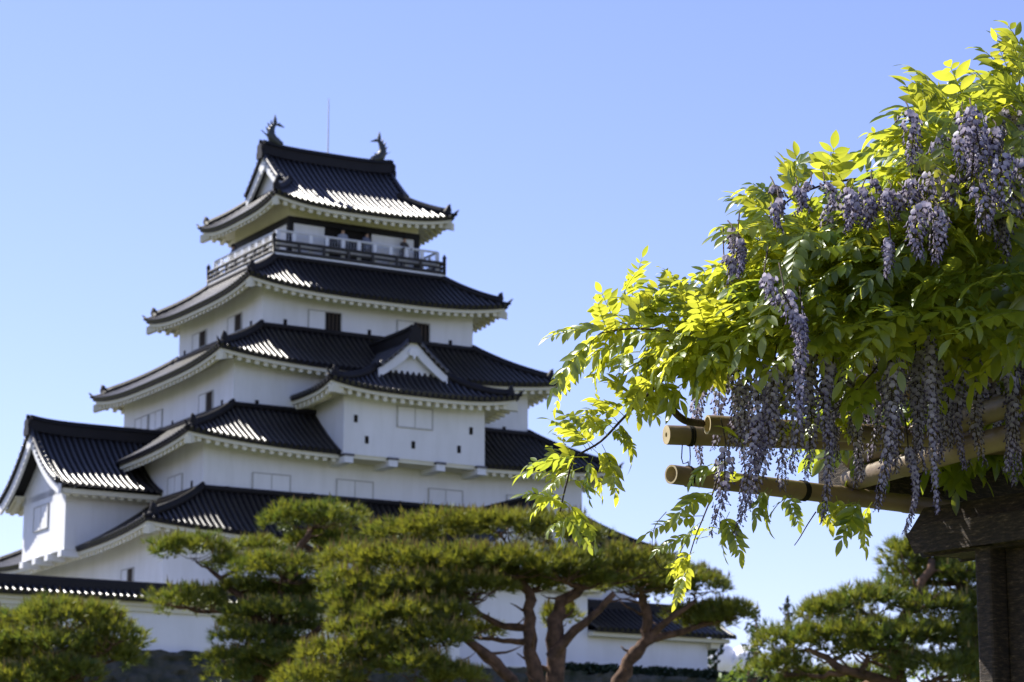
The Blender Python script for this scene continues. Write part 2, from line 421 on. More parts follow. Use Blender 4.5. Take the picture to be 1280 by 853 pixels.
TIERS = [  # wall w,d,z0,z1 ; roof inner w,d,z ; eave w,d,z(mid) lift
    dict(w=12.1, d=9.3,  z0=9.6,  z1=16.0, wi=9.8, di=8.12, zi=17.55, we=13.41, de=10.45, ze=15.32, L=.45),
    dict(w=9.8,  d=8.12, z0=16.0, z1=20.2, wi=7.74, di=6.54, zi=21.72, we=11.15, de=9.32, ze=19.55, L=.45),
    dict(w=7.74, d=6.54, z0=20.0, z1=24.5, wi=5.62, di=4.86, zi=25.95, we=8.99, de=7.63, ze=23.8, L=.45),
    dict(w=5.62, d=4.86, z0=24.5, z1=28.3, wi=4.45, di=3.65, zi=29.62, we=6.91, de=6.08, ze=27.70, L=.45),
]
for T_ in TIERS:
    base = prof(T_['zi'], T_['ze'], .22)
    tw = (T_['d']-T_['di'])/(T_['de']-T_['di'])
    tw2 = (T_['w']-T_['wi'])/(T_['we']-T_['wi'])
    ztop = min(base(tw), base(tw2))-.45
    T_['wall'] = wallbox(T_['w'], T_['d'], T_['z0'], ztop)
    T_['roof'] = ring_roof(ident, T_['wi'], T_['di'], T_['we'], T_['de'], base, T_['L'], T_['w'], T_['d'], castle, cut=3.75 if T_['d'] == 8.12 else 0.)
    c = MB()
    for s in (-1, 1):
        c.tube([(-T_['wi'], s*(T_['di']+.12), T_['zi']+.05), (T_['wi'], s*(T_['di']+.12), T_['zi']+.05)], .14, 6)
        c.tube([(s*(T_['wi']+.12), -T_['di'], T_['zi']+.05), (s*(T_['wi']+.12), T_['di'], T_['zi']+.05)], .14, 6)
    c.build('top_course', M['pan'], T_['roof'])

# top storey: room, balcony, irimoya roof
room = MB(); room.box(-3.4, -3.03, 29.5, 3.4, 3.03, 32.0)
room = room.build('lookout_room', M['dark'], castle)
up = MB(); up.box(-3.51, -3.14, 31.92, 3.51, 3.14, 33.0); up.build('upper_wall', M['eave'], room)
fr = MB()
fr.box(-3.56, -3.19, 31.62, 3.56, 3.19, 31.92)
fr.box(-3.50, -3.13, 29.8, 3.50, 3.13, 30.0)
for x in (-3.42, 3.42):
    for y in (-3.05, 3.05): fr.box(x-.13, y-.13, 29.8, x+.13, y+.13, 31.64)
fr.build('timber_frame', M['black'], room)
for s in (-1, 1):
    for q in ((-3.27, s*3.07-.04, 30.0, -1.62, s*3.07+.04, 31.61), (.95, s*3.07-.04, 30.0, 3.27, s*3.07+.04, 31.61),
              (s*3.44-.04, -2.9, 30.0, s*3.44+.04, -1.35, 31.61), (s*3.44-.04, 1.35, 30.0, s*3.44+.04, 2.9, 31.61)):
        pan = MB(); pan.box(*q); pan.build('white_panel', M['plaster'], room)

deck = MB(); deck.box(-4.64, -3.85, 29.62, 4.64, 3.85, 29.86); deck = deck.build('balcony_deck', M['plaster'], castle)
bk = MB(); wr = MB()
W_, D_ = 4.6, 3.82
for (x0, y0, x1, y1) in ((-W_, -D_, W_, -D_), (W_, -D_, W_, D_), (W_, D_, -W_, D_), (-W_, D_, -W_, -D_)):
    for z, r in ((29.95, .09), (30.20, .06), (30.44, .075)):
        bk.tube([(x0, y0, z), (x1, y1, z)], r, 6, sm=False)
    n = 7
    for i in range(n+1):
        x = x0+(x1-x0)*i/n; y = y0+(y1-y0)*i/n
        if i in (0, n): bk.tube([(x, y, 29.86), (x, y, 30.62), (x, y, 30.70), (x, y, 30.9)], [.09, .09, .12, .01], 8)
        else: bk.box(x-.06, y-.06, 29.86, x+.06, y+.06, 30.42)
bk.build('wooden_railing', M['railwood'], deck)
W2, D2 = 4.32, 3.62
for (x0, y0, x1, y1) in ((-W2, -D2, W2, -D2), (W2, -D2, W2, D2), (W2, D2, -W2, D2), (-W2, D2, -W2, -D2)):
    L_ = math.hypot(x1-x0, y1-y0); n = int(L_/.8)
    for z, r in ((31.0, .06), (30.36, .055)):
        wr.tube([(x0, y0, z), (x1, y1, z)], r, 6)
    for i in range(n+1):
        x = x0+(x1-x0)*i/n; y = y0+(y1-y0)*i/n; e = .09 if y0 == y1 else .035; e2 = .035 if y0 == y1 else .09
        wr.box(x-e, y-e2, 29.86, x+e, y+e2, 31.0)
    for i in range(n*6):
        x = x0+(x1-x0)*i/(n*6); y = y0+(y1-y0)*i/(n*6)
        wr.tube([(x, y, 30.36), (x, y, 31.0)], .011, 4)
wr.build('safety_railing', M['railw'], deck)

H5 = lambda r: 35.72-3.40*((1.32)*(r/4.35)-.32*(r/4.35)**2)
dg5, wg5 = 1.95, 3.0
base5 = lambda t: H5(dg5+(4.35-dg5)*t)
top = ring_roof(ident, wg5, dg5, 4.87, 4.35, base5, .42, 3.51, 3.14, castle)
gable_part(ident, 3.55, dg5, H5, 3.05, H5(dg5)-.15, top, verge_lift=.1)
# fish finials
def shachi(s):
    m = MB(); x = lambda q: s*q
    # outline in (inward, up) metres, body as a tapered bent tube
    path = [(.55, .10), (.30, .16), (.08, .30), (-.06, .55), (-.04, .85), (.10, 1.08), (.20, 1.2)]
    base = Vector((x(-3.05), 0, 36.28))
    P = [base+Vector((x(a), 0, b)) for a, b in path]
    m.tube(P, [.16, .24, .25, .22, .17, .11, .06], 10)
    t = Vector((0, .10, 0))
    def fin(pts): m.prism([base+Vector((x(a), -.05, b)) for a, b in pts], t)
    fin([(.10, 1.02), (.22, 1.08), (.66, 1.03), (.34, 1.22)])
    fin([(.08, 1.05), (.26, 1.12), (.22, 1.36), (.14, 1.62), (.06, 1.3)])
    fin([(-.20, .55), (-.18, .40), (-.58, .72), (-.34, .56)])
    fin([(-.18, .78), (-.20, .62), (-.34, .92)])
    fin([(-.10, .98), (-.16, .84), (-.24, 1.14)])
    fin([(.0, 1.12), (-.06, .98), (-.08, 1.3)])
    fin([(.12, .42), (.10, .30), (.42, .46)])
    m.build('fish_finial', M['bronze'], castle)
for s in (1, -1): shachi(s)
rod = MB(); rod.tube([(.18, .3, 35.6), (.18, .3, 39.3)], [.035, .02], 6); rod.build('lightning_rod', M['steel'], castle)

# front bay with its own gabled roof
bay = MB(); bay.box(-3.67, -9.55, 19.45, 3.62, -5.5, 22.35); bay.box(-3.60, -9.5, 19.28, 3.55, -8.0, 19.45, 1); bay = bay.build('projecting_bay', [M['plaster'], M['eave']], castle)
for a in (-3.45, -1.2, 1.25, 3.40):
    br = MB(); bd = MB()
    br.box(a-.22, -9.68, 19.04, a+.22, -8.0, 19.34); bd.box(a-.26, -9.72, 19.34, a+.26, -8.0, 19.445)
    br.build('bracket', M['plaster'], bay); bd.build('bracket_cap', M['tile'], bay)
XB = lambda a, r, z: (r, -7.2-a, z)
HB = lambda r: 25.12-2.78*((1.82)*(r/4.9)-.82*(r/4.9)**2)
dgB = 1.78
br_roof = ring_roof(XB, 1.75, dgB, 3.35, 4.9, lambda t: HB(dgB+(4.9-dgB)*t), .36, 2.35, 3.64, bay, skip=(3,))
gable_part(XB, 2.15, dgB, HB, 1.8, HB(dgB)-.15, br_roof, ends=(1,), back=-2.6, lift_ends=(1,))

# left wing with a gable end
wing = MB(); wing.box(-14.0, -2.45, 15.25, -9.0, 3.0, 18.2); wing = wing.build('side_wing', M['plaster'], castle)
for a in (-2.2, -.5, 1.1, 2.75):
    br = MB(); br.box(-14.12, a-.22, 14.95, -13.0, a+.22, 15.24); br.build('bracket', M['plaster'], wing)
HW = lambda r: 20.95-2.95*((1.5)*(r/3.85)-.5*(r/3.85)**2)
XW = lambda a, r, z: (-11.4-a, .28-r, z)
wr_ = gable_part(XW, 3.45, 3.85, HW, 2.6, 17.9, wing, ends=(1,), back=-3.4, lift_ends=(1,), verge_lift=.12)
# eaves of the wing
for sgn in (-1, 1):
    E = MB(); T = MB()
    E.hexa([XW(a, sgn*r, HW(3.85)+z) for z in (-.36, -.13) for (a, r) in ((-2.5, 3.55), (3.15, 3.55), (3.15, 3.72), (-2.5, 3.72))])
    for i in range(13):
        a = -2.3+i*.43
        E.hexa([XW(aa, sgn*r, HW(r)+z) for z in (-.55, -.36) for (aa, r) in ((a-.1, 2.7), (a+.1, 2.7), (a+.1, 3.62), (a-.1, 3.62))])
    E.hexa([XW(aa, sgn*r, HW(r)+z) for z in (-.40, -.30) for (aa, r) in ((-2.5, 2.6), (3.1, 2.6), (3.1, 3.6), (-2.5, 3.6))])
    for i in range(22):
        a = -3.3+(i+.5)*.3
        c = Vector(XW(a, sgn*3.85, HW(3.85)+.04)); T.tube([c, Vector(XW(a, sgn*3.9, HW(3.85)+.03))], .095, 10)
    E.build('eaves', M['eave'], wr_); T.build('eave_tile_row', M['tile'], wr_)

# windows and loopholes
def window(pl, val, x0, y0, x1, y1, kind, parent):
    """pl 0: left face (u=val), 1: front face (v=val). kind: 'shut', 'open_right', 'open'."""
    p = [cast(x, y, pl, val) for x, y in ((x0, y0), (x1, y1))]
    c = [cast(x, (y0+y1)/2, pl, val) for x in (x0, x1)]
    ys = (y0, y1)
    if pl == 1: a0, a1 = c[0][0], c[1][0]
    else: a0, a1 = c[1][1], c[0][1]
    a0, a1 = min(a0, a1), max(a0, a1)
    h = (y1-y0)*.5/25.2*1.08
    zc = (c[0][2]+c[1][2])/2
    h *= .80 if True else 1
    z0, z1 = zc-h, zc+h
    o = -1
    def bx(mb, a, b, za, zb, d0, d1):
        if pl == 1: mb.box(a, val-d1, za, b, val-d0, zb)
        else: mb.box(val-d1, a, za, val-d0, b, zb)
    f = MB()
    t = .05
    bx(f, a0-t, a1+t, z1, z1+t, 0.001, .07); bx(f, a0-t, a1+t, z0-t, z0, 0.001, .07)
    bx(f, a0-t, a0, z0, z1, 0.001, .07); bx(f, a1, a1+t, z0, z1, 0.001, .07)
    mid = (a0+a1)/2
    if kind != 'open': bx(f, mid-.02, mid+.02, z0, z1, 0.001, .06)
    fo = f.build('window', M['line'], parent)
    sh_, op = MB(), MB(); sl_ = MB()
    if kind == 'shut':
        bx(sh_, a0, mid-.02, z0, z1, .002, .045); bx(sh_, mid+.02, a1, z0, z1, .002, .04)
    else:
        k = mid if kind != 'open' else a0
        left_open = (pl == 0)
        if kind == 'open_right':
            if pl == 1: s0, s1, q0, q1 = a0, mid-.02, mid+.02, a1
            else: s0, s1, q0, q1 = mid+.02, a1, a0, mid-.02
            bx(sh_, s0, s1, z0, z1, .002, .045)
        else: q0, q1 = a0, a1
        bx(op, q0, q1, z0, z1, .002, .012)
        for i in range(3):
            b = q0+(q1-q0)*(i+1)/4
            bx(sl_, b-.04, b+.04, z0, z1, .013, .05)
    if sh_.v: sh_.build('shutter', M['plaster'], fo)
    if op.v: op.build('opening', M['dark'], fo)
    if sl_.v: sl_.build('bars', M['slat'], fo)
def gunport(pl, val, x, y, parent, w=.085, h=.17):
    u_, v_, z = cast(x, y, pl, val); b = MB()
    if pl == 1: b.box(u_-w, val-.03, z-h, u_+w, val-.001, z+h)
    else: b.box(val-.03, v_-w, z-h, val-.001, v_+w, z+h)
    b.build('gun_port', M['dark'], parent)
w1, w2, w3, w4 = [T_['wall'] for T_ in TIERS]
for x0, y0, x1, y1, k in ((386, 389, 425.5, 414, 'open_right'), (497, 402, 536, 428, 'open_right')): window(1, -4.86, x0, y0, x1, y1, k, w4)
for x0, y0, x1, y1 in ((242, 415, 258, 437), (286, 394, 302.5, 417)): window(0, -5.62, x0, y0, x1, y1, 'open_right', w4)
window(0, -7.74, 250, 491, 266.5, 517, 'open_right', w3)
for x0, y0, x1, y1 in ((170, 521, 185, 545), (188, 514, 203, 538)): window(0, -7.74, x0, y0, x1, y1, 'shut', w3)
for x0, y0, x1, y1 in ((316, 593, 361.6, 622), (421, 601, 465, 630), (536, 612, 577, 640), (634, 620, 673, 647)): window(1, -8.12, x0, y0, x1, y1, 'shut', w2)
window(0, -9.8, 211, 595, 228, 624, 'shut', w2)
window(1, -9.55, 497, 509.5, 539.5, 536, 'shut', bay)
window(0, -14.0, 43.6, 632, 60.5, 663, 'shut', wing)
window(0, -12.1, 153, 712, 167, 733, 'open_right', w1)
for x, y in ((356.4, 403.8), (461.5, 417), (562.8, 430)): gunport(1, -4.86, x, y, w4)
for x, y in ((314, 406), (231, 442.8)): gunport(0, -5.62, x, y, w4)
for x, y in ((321, 505), (630, 538)): gunport(1, -6.54, x, y, w3)
for x, y in ((277.7, 505), (215.7, 530.8)): gunport(0, -7.74, x, y, w3)
for x, y in ((284, 612.8), (390.3, 621.3), (500, 631), (605, 639)): gunport(1, -8.12, x, y, w2)
for x, y in ((444.6, 523.5), (588.7, 539), (458.4, 550), (516.5, 556.4), (573.6, 562)): gunport(1, -9.55, x, y, bay)
gunport(0, -9.8, 240, 606, w2)

# ------------------------------------------------------------------ walls and low buildings in front of the keep
def straight_roof(parent, a0, a1, v0, zr, ze, hd, ends=(-1, 1), k=.2, name='tile_roof', spacing=.30):
    """gable roof with its ridge along u at v=v0"""
    X = lambda a, r, z: ((a0+a1)/2+a, v0-r, z)
    H = lambda r: zr-(zr-ze)*((1+k)*(r/hd)-k*(r/hd)**2)
    wv = (a1-a0)/2
    T = MB(); nr = 5
    for sgn in (-1, 1):
        vs = [X(e*wv, sgn*hd*j/nr, H(hd*j/nr)-dz) for dz in (0, .12) for e in (-1, 1) for j in range(nr+1)]
        q = nr+1
        fs = []
        for b in (0, 2*q): fs += [(b+j, b+j+1, b+q+j+1, b+q+j) for j in range(nr)]
        fs += [(nr, q+nr, 3*q+nr, 2*q+nr)]
        T.add(vs, fs, 1)
        n = int((a1-a0)/spacing)
        for i in range(n):
            a = -wv+(i+.5)*2*wv/n
            tile_row(T, [X(a, sgn*hd*j/nr, H(hd*j/nr)+.02) for j in range(nr+1)], (1, 0, 0))
    rf = T.build(name, [M['tile'], M['pan']], parent)
    r_ = MB(); r_.box((a0+a1)/2-wv, v0-.16, zr-.1, (a0+a1)/2+wv, v0+.16, zr+.26); r_.tube([X(-wv-.05, 0, zr+.28), X(wv+.05, 0, zr+.28)], .12, 8)
    r_.build('roof_ridge', M['pan'], rf)
    return rf

dob = empty('plaster_wall', CC, 'long white plaster wall with a small tiled roof below the keep, left side', 'wall', rz=KZ)
b = MB(); b.box(-42, -14.25, 9.3, -.3, -13.75, 11.85); b.build('wall', M['plaster'], dob)
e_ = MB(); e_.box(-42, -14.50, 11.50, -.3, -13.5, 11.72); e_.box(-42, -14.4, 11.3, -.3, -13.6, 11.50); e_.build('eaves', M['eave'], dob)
straight_roof(dob, -42, -.3, -14.0, 12.15, 11.78, .72)

cor = empty('gate_corridor', CC, 'plain white corridor building behind the tall central pine trunks, with tiled roof', 'building', rz=KZ)
b = MB(); b.box(-.2, -12.3, 6.5, 7.45, -9.6, 13.75); b.build('wall', M['plaster'], cor)
l_ = MB(); l_.box(-.2, -12.42, 9.98, 7.3, -12.3, 10.06); l_.build('ledge', M['eave'], cor)
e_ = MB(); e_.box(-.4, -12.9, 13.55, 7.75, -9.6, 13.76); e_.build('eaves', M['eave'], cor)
XC = lambda a, r, z: (3.95+r, -11.2-a, z)
HC = lambda r: 17.12-3.35*(1.35*(r/4.3)-.35*(r/4.3)**2)
gable_part(XC, 2.3, 4.3, HC, 1.1, 13.4, cor, ends=(1,), back=-3.1, lift_ends=(1,), ridge_h=.5, verge_lift=.3)

nag = empty('long_storehouse', CC, 'low white storehouse with dark tiled roof at the right foot of the keep', 'building', rz=KZ)
b = MB(); b.box(7.46, -12.2, 8.5, 14.1, -9.4, 11.9); b.build('wall', M['plaster'], nag)
e_ = MB(); e_.box(7.47, -12.75, 11.60, 15.0, -9.0, 11.78); e_.box(14.1, -12.5, 11.35, 14.6, -9.3, 11.6); e_.build('eaves', M['eave'], nag)
straight_roof(nag, 7.48, 15.25, -10.75, 13.1, 11.9, 2.2)

def rampart():
    m = MB(); nu, nz = 300, 60
    u0, u1 = -44., 24.
    for j in range(nz+1):
        for i in range(nu+1):
            z = GZ-.3+(9.75-GZ+.3)*j/nz; a = u0+(u1-u0)*i/nu
            q = Vector((a*.9, 0, z*1.15)); 
            d = noise.voronoi(q)[0]; k = min(.35, d[1]-d[0])
            lift = .25*noise.noise(Vector((a*1.7, 3.1, 0))) if j == nz else 0
            m.v.append((a, -14.5-(9.75-z)*.42-k*.8, z+lift))
    for j in range(nz):
        for i in range(nu):
            m.f.append((j*(nu+1)+i, j*(nu+1)+i+1, (j+1)*(nu+1)+i+1, (j+1)*(nu+1)+i)); m.m.append(0); m.s.append(False)
    b0 = len(m.v)
    m.add([(u0, -14.6, 9.70), (u1, -14.6, 9.70), (u1, 16, 9.70), (u0, 16, 9.70), (u1, -19.4, GZ-.3), (u1, 16, GZ-.3), (u0, -19.4, GZ-.3), (u0, 16, GZ-.3)],
          [(0, 1, 2, 3), (1, 4, 5, 2), (0, 3, 7, 6)])
    return m
rp = rampart().build('stone_rampart', M['stone']); rp.location = CC; rp.rotation_euler = (0, 0, KZ)
tag(rp, 'dark mossy stone rampart under the white walls of the castle', 'stone wall')

# ------------------------------------------------------------------ vegetation
def needle_tuft(mb, p, d, ln, n, wd, tint, mi=0):
    d = d.normalized()
    x = d.orthogonal().normalized(); y = d.cross(x)
    for i in range(n):
        a = random.uniform(0, 2*math.pi); sp_ = random.uniform(.08, .80)
        v = (d*math.cos(sp_)+(x*math.cos(a)+y*math.sin(a))*math.sin(sp_))
        s = v.cross(Vector((random.uniform(-1, 1), random.uniform(-1, 1), random.uniform(-1, 1)))).normalized()*wd
        l_ = ln*random.uniform(.75, 1.15)
        b = len(mb.v)
        mb.v += [tuple(p+s), tuple(p-s), tuple(p+v*l_)]
        mb.f.append((b, b+1, b+2)); mb.m.append(mi); mb.s.append(False); mb.c += [tint]*3

def curved(p0, p1, sag, k=7, wob=.0):
    pts = []
    for i in range(k+1):
        t = i/k; p = p0.lerp(p1, t)+Vector((0, 0, sag*4*t*(1-t)))
        if 0 < i < k: p = p+Vector((random.uniform(-1, 1), random.uniform(-1, 1), random.uniform(-.6, .6)))*wob
        pts.append(p)
    return pts

def pine(label, Y, trunks, pads, dens=300, needle=.17, wd=.0085, nn=11, candle=.3, group='pine trees around the castle', bx=None, tone=.45):
    """trunks: list of (polyline px [(x,y,dy)], r0, r1); pads: (x, y, rx, ry, dy[, trunk index]) in photo pixels at depth Y+dy"""
    base = at(bx if bx else trunks[0][0][0][0], 853, Y); base.z = GZ
    root = empty('pine_tree', base, label, 'pine tree', group)
    bm = MB(); nb = MB(); nb.c = []
    nodes = []
    for ti, (pl, r0, r1) in enumerate(trunks):
        pts = [at(x, y, Y+d) for x, y, d in pl]
        if ti == 0:
            b0 = pts[0].copy(); b0.z = GZ-.1; b0.x += random.uniform(-.3, .3); pts = [b0, b0.lerp(pts[0], .5)+Vector((.12, 0, 0))]+pts
        # refine with wobble
        fine = []
        for i in range(len(pts)-1):
            for k in range(3):
                q = pts[i].lerp(pts[i+1], k/3)
                fine.append(q+(Vector((random.uniform(-1, 1), random.uniform(-1, 1), 0))*r0*.25 if k else Vector()))
        fine.append(pts[-1])
        m_ = len(fine); r0 *= .82; r1 *= .8; rad = [(r0+(r1-r0)*i/(m_-1))*random.uniform(.9, 1.12) for i in range(m_)]
        bm.tube(fine, rad, 9)
        for i in range(2, m_-1, 2):
            a = random.uniform(0, 6.28); dv = Vector((math.cos(a), math.sin(a)*.6, random.uniform(.1, .7)))*random.uniform(.25, .7)
            bm.tube(curved(fine[i], fine[i]+dv, -.05, 4, .03), [rad[i]*.4, rad[i]*.3, rad[i]*.22, rad[i]*.15, rad[i]*.06], 5)
        nodes += [(p, r) for p, r in zip(fine, rad)]
    tl = list(nodes)
    sc = F_PX/Y
    for pd in pads:
        x, y, rx, ry, dy = pd[:5]
        c = at(x, y, Y+dy); rx, ry = rx/sc, ry/sc; rd = rx*random.uniform(.75, 1.0)
        # branch from the nearest trunk node that is lower than the pad
        best = min(tl, key=lambda q: (q[0]-c).length+ (2.5 if q[0].z > c.z-ry*.2 else 0))
        tgt = c-Vector((0, 0, ry*.55))
        L_ = (tgt-best[0]).length
        br_ = curved(best[0], tgt, -.10*L_*random.uniform(.3, 1.2), 7, .05*L_)
        r0 = min(best[1]*.8, .035+.022*L_+rx*.02)
        bm.tube(br_, [r0*(1-.65*i/7) for i in range(8)], 7)
        nodes += [(p, r0*.6) for p in br_[3:]]
        if len(pads) > 8: tl += [(p, r0*.55) for p in br_[2:6]]
        # twigs under the pad
        for i in range(int(7+rx*5)):
            a = random.uniform(0, 6.28); q = random.uniform(.45, .95)
            e = c+Vector((math.cos(a)*rx*q, math.sin(a)*rd*q, random.uniform(-.25, .25)*ry))
            st = random.choice(br_[4:])
            bm.tube(curved(st, e, -.08*(e-st).length, 4, .03), [r0*.32, r0*.26, r0*.2, r0*.13, r0*.06], 5)
        # needles: a cushion made of rounded clumps, fuller at the top
        area = math.pi*rx*rd
        ry *= 1.12; rc0 = min(.24, .5*ry+.08)*random.uniform(.95, 1.1)
        K = int(5+area/(rc0*rc0)*1.0)
        clumps = []
        for i in range(K):
            a = i*2.399+random.uniform(-.5, .5); q = math.sqrt((i+.3)/K)*random.uniform(.85, 1.08)
            z = ry*(.85*math.sqrt(max(0, 1-min(1, q)**2))-.40+random.uniform(-.25, .25))
            clumps.append((Vector((math.cos(a)*rx*q, math.sin(a)*rd*q, z)), rc0*random.uniform(.7, 1.3), q, a, random.gauss(tone, .16)))
        nt_ = int(dens*area+40)
        for i in range(nt_):
            cc_, rc, q, a, ct = random.choice(clumps)
            v = Vector((random.gauss(0, 1), random.gauss(0, 1), random.gauss(.25, .8))).normalized()
            rr_ = random.random()**.4
            p = c+cc_+Vector((v.x*rc, v.y*rc, v.z*rc*.62))*rr_
            h = .5+.5*v.z
            d = v*.8+Vector((math.cos(a)*q*.5, math.sin(a)*q*.5, .75))
            tint = min(1, max(0, random.gauss(ct, .2)))
            needle_tuft(nb, p, d, needle, nn, wd, tint)
            if h > .7 and rr_ > .6 and cc_.z > ry*.05 and random.random() < candle:
                dz = Vector((random.uniform(-.2, .2), random.uniform(-.2, .2), 1)).normalized(); l_ = needle*random.uniform(.6, 1.1)
                s = Vector((wd*2.4, 0, 0)); s2 = Vector((0, wd*2.4, 0)); tt = random.random()
                b = len(nb.v); p2 = p+d.normalized()*needle*.4
                nb.v += [tuple(p2-s), tuple(p2+s), tuple(p2+s2), tuple(p2+dz*l_)]
                for f in ((0, 1, 3), (1, 2, 3), (2, 0, 3)): nb.f.append(tuple(b+k for k in f)); nb.m.append(1); nb.s.append(False)
                nb.c += [tt]*4
    bm.build('trunk', M['bark'], root, off=base)
    nb.build('crown', [M['needle'], M['candle']], root, off=base)
    return root

pine('low spreading pine at the bottom left before the plaster wall', 42,
     [([(95, 900, 0), (100, 840, 0), (90, 800, 0)], .20, .08), ([(95, 860, 0), (50, 825, .4), (20, 805, .3)], .1, .05)],
     [(85, 775, 70, 20, 0), (25, 785, 48, 20, .5), (140, 795, 36, 20, -.3), (60, 808, 60, 18, -.5), (125, 822, 45, 16, .3), (12, 825, 42, 18, -.2), (80, 840, 52, 16, -.6), (150, 812, 26, 12, .6), (-30, 800, 50, 22, 0), (30, 852, 50, 14, -.7)])
pine('layered pine with cloud-like green pads, second from the left', 50,
     [([(328, 900, 0), (325, 845, 0), (340, 800, 0), (352, 745, 0), (372, 690, 0), (388, 662, 0)], .26, .08),
      ([(325, 850, 0), (372, 808, -.3), (412, 775, -.5)], .13, .06), ([(342, 800, 0), (300, 745, .2), (262, 712, .3)], .13, .05)],
     [(241, 688, 52, 19, .2), (394, 650, 62, 17, 0), (408, 680, 52, 14, .5), (322, 686, 30, 12, .6), (352, 715, 62, 24, -.5), (234, 752, 50, 15, .2), (342, 768, 56, 17, -.4),
      (385, 740, 40, 12, .3), (320, 800, 52, 16, -.5), (290, 826, 34, 13, -.2), (372, 790, 36, 13, .2), (345, 822, 45, 14, -.7), (290, 706, 26, 10, .1), (300, 782, 26, 10, .5), (345, 744, 42, 13, .4), (318, 846, 48, 15, -.3), (380, 838, 45, 15, .2), (372, 765, 36, 12, .3), (300, 735, 26, 9, .4)], tone=.5)
pine('broad pine with a flat wide crown and forked reddish trunks, centre', 45,
     [([(672, 900, 0), (667, 830, 0), (661, 785, 0), (664, 750, 0), (650, 720, 0)], .24, .09),
      ([(690, 900, .2), (696, 812, .2), (693, 775, .2), (700, 752, .2), (726, 735, .2)], .22, .10),
      ([(688, 822, .1), (712, 795, 0), (738, 772, -.1), (768, 742, -.2)], .13, .06),
      ([(655, 785, 0), (630, 783, .1), (600, 768, .2), (570, 745, .3)], .09, .05),
      ([(664, 905, -.2), (640, 850, -.4), (607, 818, -.5), (566, 787, -.6), (520, 765, -.7)], .16, .06),
      ([(640, 868, -.3), (580, 840, -.8), (530, 815, -1.), (470, 800, -1.2)], .11, .05)],
     [(505, 668, 42, 16, .8), (560, 662, 55, 20, .5), (625, 657, 52, 18, .3), (690, 662, 46, 18, .4), (733, 670, 28, 12, .5),
      (440, 703, 44, 20, .3), (500, 705, 55, 20, -.2), (570, 706, 60, 22, -.4), (640, 708, 60, 22, -.5), (705, 710, 52, 22, -.3), (762, 706, 46, 22, .2), (810, 706, 36, 18, .3),
      (470, 738, 45, 17, -.4), (530, 738, 50, 18, -.7), (596, 735, 46, 14, -.6), (436, 726, 34, 20, -.3), (444, 770, 30, 14, -.8), (500, 772, 48, 18, -1), (548, 768, 38, 14, -1.0),
      (416, 826, 48, 23, -1.2), (470, 812, 48, 18, -1.2), (540, 800, 46, 16, -1.1), (598, 792, 28, 10, .6), (520, 836, 50, 17, -1.4), (570, 848, 36, 12, -1.3), (703, 772, 26, 12, .9), (660, 730, 44, 12, .3), (740, 728, 40, 11, .2), (450, 752, 42, 14, -.4), (500, 748, 44, 14, -.2), (556, 752, 40, 12, -.2), (450, 792, 42, 15, -.9), (500, 815, 44, 15, -1.0), (545, 722, 44, 14, .2), (610, 722, 44, 13, .1), (400, 850, 50, 14, -1.3)],
     candle=.75, tone=.22)
pine('leaning pine with one bent trunk before the low storehouse', 47,
     [([(768, 900, 0), (773, 852, 0), (795, 816, 0), (810, 800, 0), (809, 768, 0), (804, 745, 0)], .22, .10),
      ([(808, 800, 0), (842, 793, .1), (875, 782, .2), (905, 775, .2)], .10, .04), ([(812, 797, 0), (836, 775, -.1), (868, 752, -.2)], .09, .05)],
     [(868, 733, 46, 17, 0), (800, 727, 46, 16, -.3), (905, 764, 34, 9, .2), (886, 777, 34, 8, .3), (838, 738, 34, 12, .3), (846, 716, 34, 12, .3), (780, 735, 30, 10, .2), (765, 715, 30, 14, .5), (920, 770, 18, 6, 0), (860, 768, 26, 7, .4)],
     candle=.6, tone=.28)
pine('tall bushy pine on the right seen behind the pergola post', 28,
     [([(1122, 900, 0), (1122, 845, 0), (1116, 812, 0), (1126, 780, 0), (1150, 740, 0), (1165, 700, 0)], .16, .05),
      ([(1122, 858, 0), (1085, 845, -.1), (1050, 836, -.2), (1033, 822, -.2), (1010, 812, -.2)], .08, .035),
      ([(1225, 900, .6), (1222, 830, .6), (1215, 790, .6), (1205, 735, .5), (1190, 700, .4)], .17, .07), ([(1222, 815, .5), (1195, 800, .3), (1160, 800, .3)], .06, .03)],
     [(1165, 690, 50, 16, .3), (1135, 697, 30, 13, .3), (1205, 690, 44, 20, .6), (1200, 725, 46, 18, .2), (1150, 718, 38, 13, .4), (1082, 756, 45, 20, 0), (1126, 748, 40, 20, .3), (1169, 765, 45, 22, 0), (1042, 770, 36, 17, .1),
      (1018, 768, 20, 11, 0), (978, 802, 32, 20, 0), (1018, 803, 35, 19, -.2), (1065, 797, 46, 20, -.2), (1111, 800, 45, 20, -.3), (1155, 803, 45, 20, -.2), (1198, 800, 40, 24, 0), (1215, 760, 34, 20, .2),
      (981, 836, 35, 18, 0), (1085, 815, 30, 9, -.3), (1169, 838, 50, 18, -.3), (1212, 832, 35, 22, 0), (1120, 828, 30, 10, .4), (1245, 800, 40, 30, .5), (1250, 730, 40, 30, .5), (1060, 850, 36, 10, .5), (1005, 852, 30, 12, .2), (1235, 850, 40, 24, .3)],
     dens=480, needle=.125, wd=.0055, nn=14, candle=.2, tone=.5)

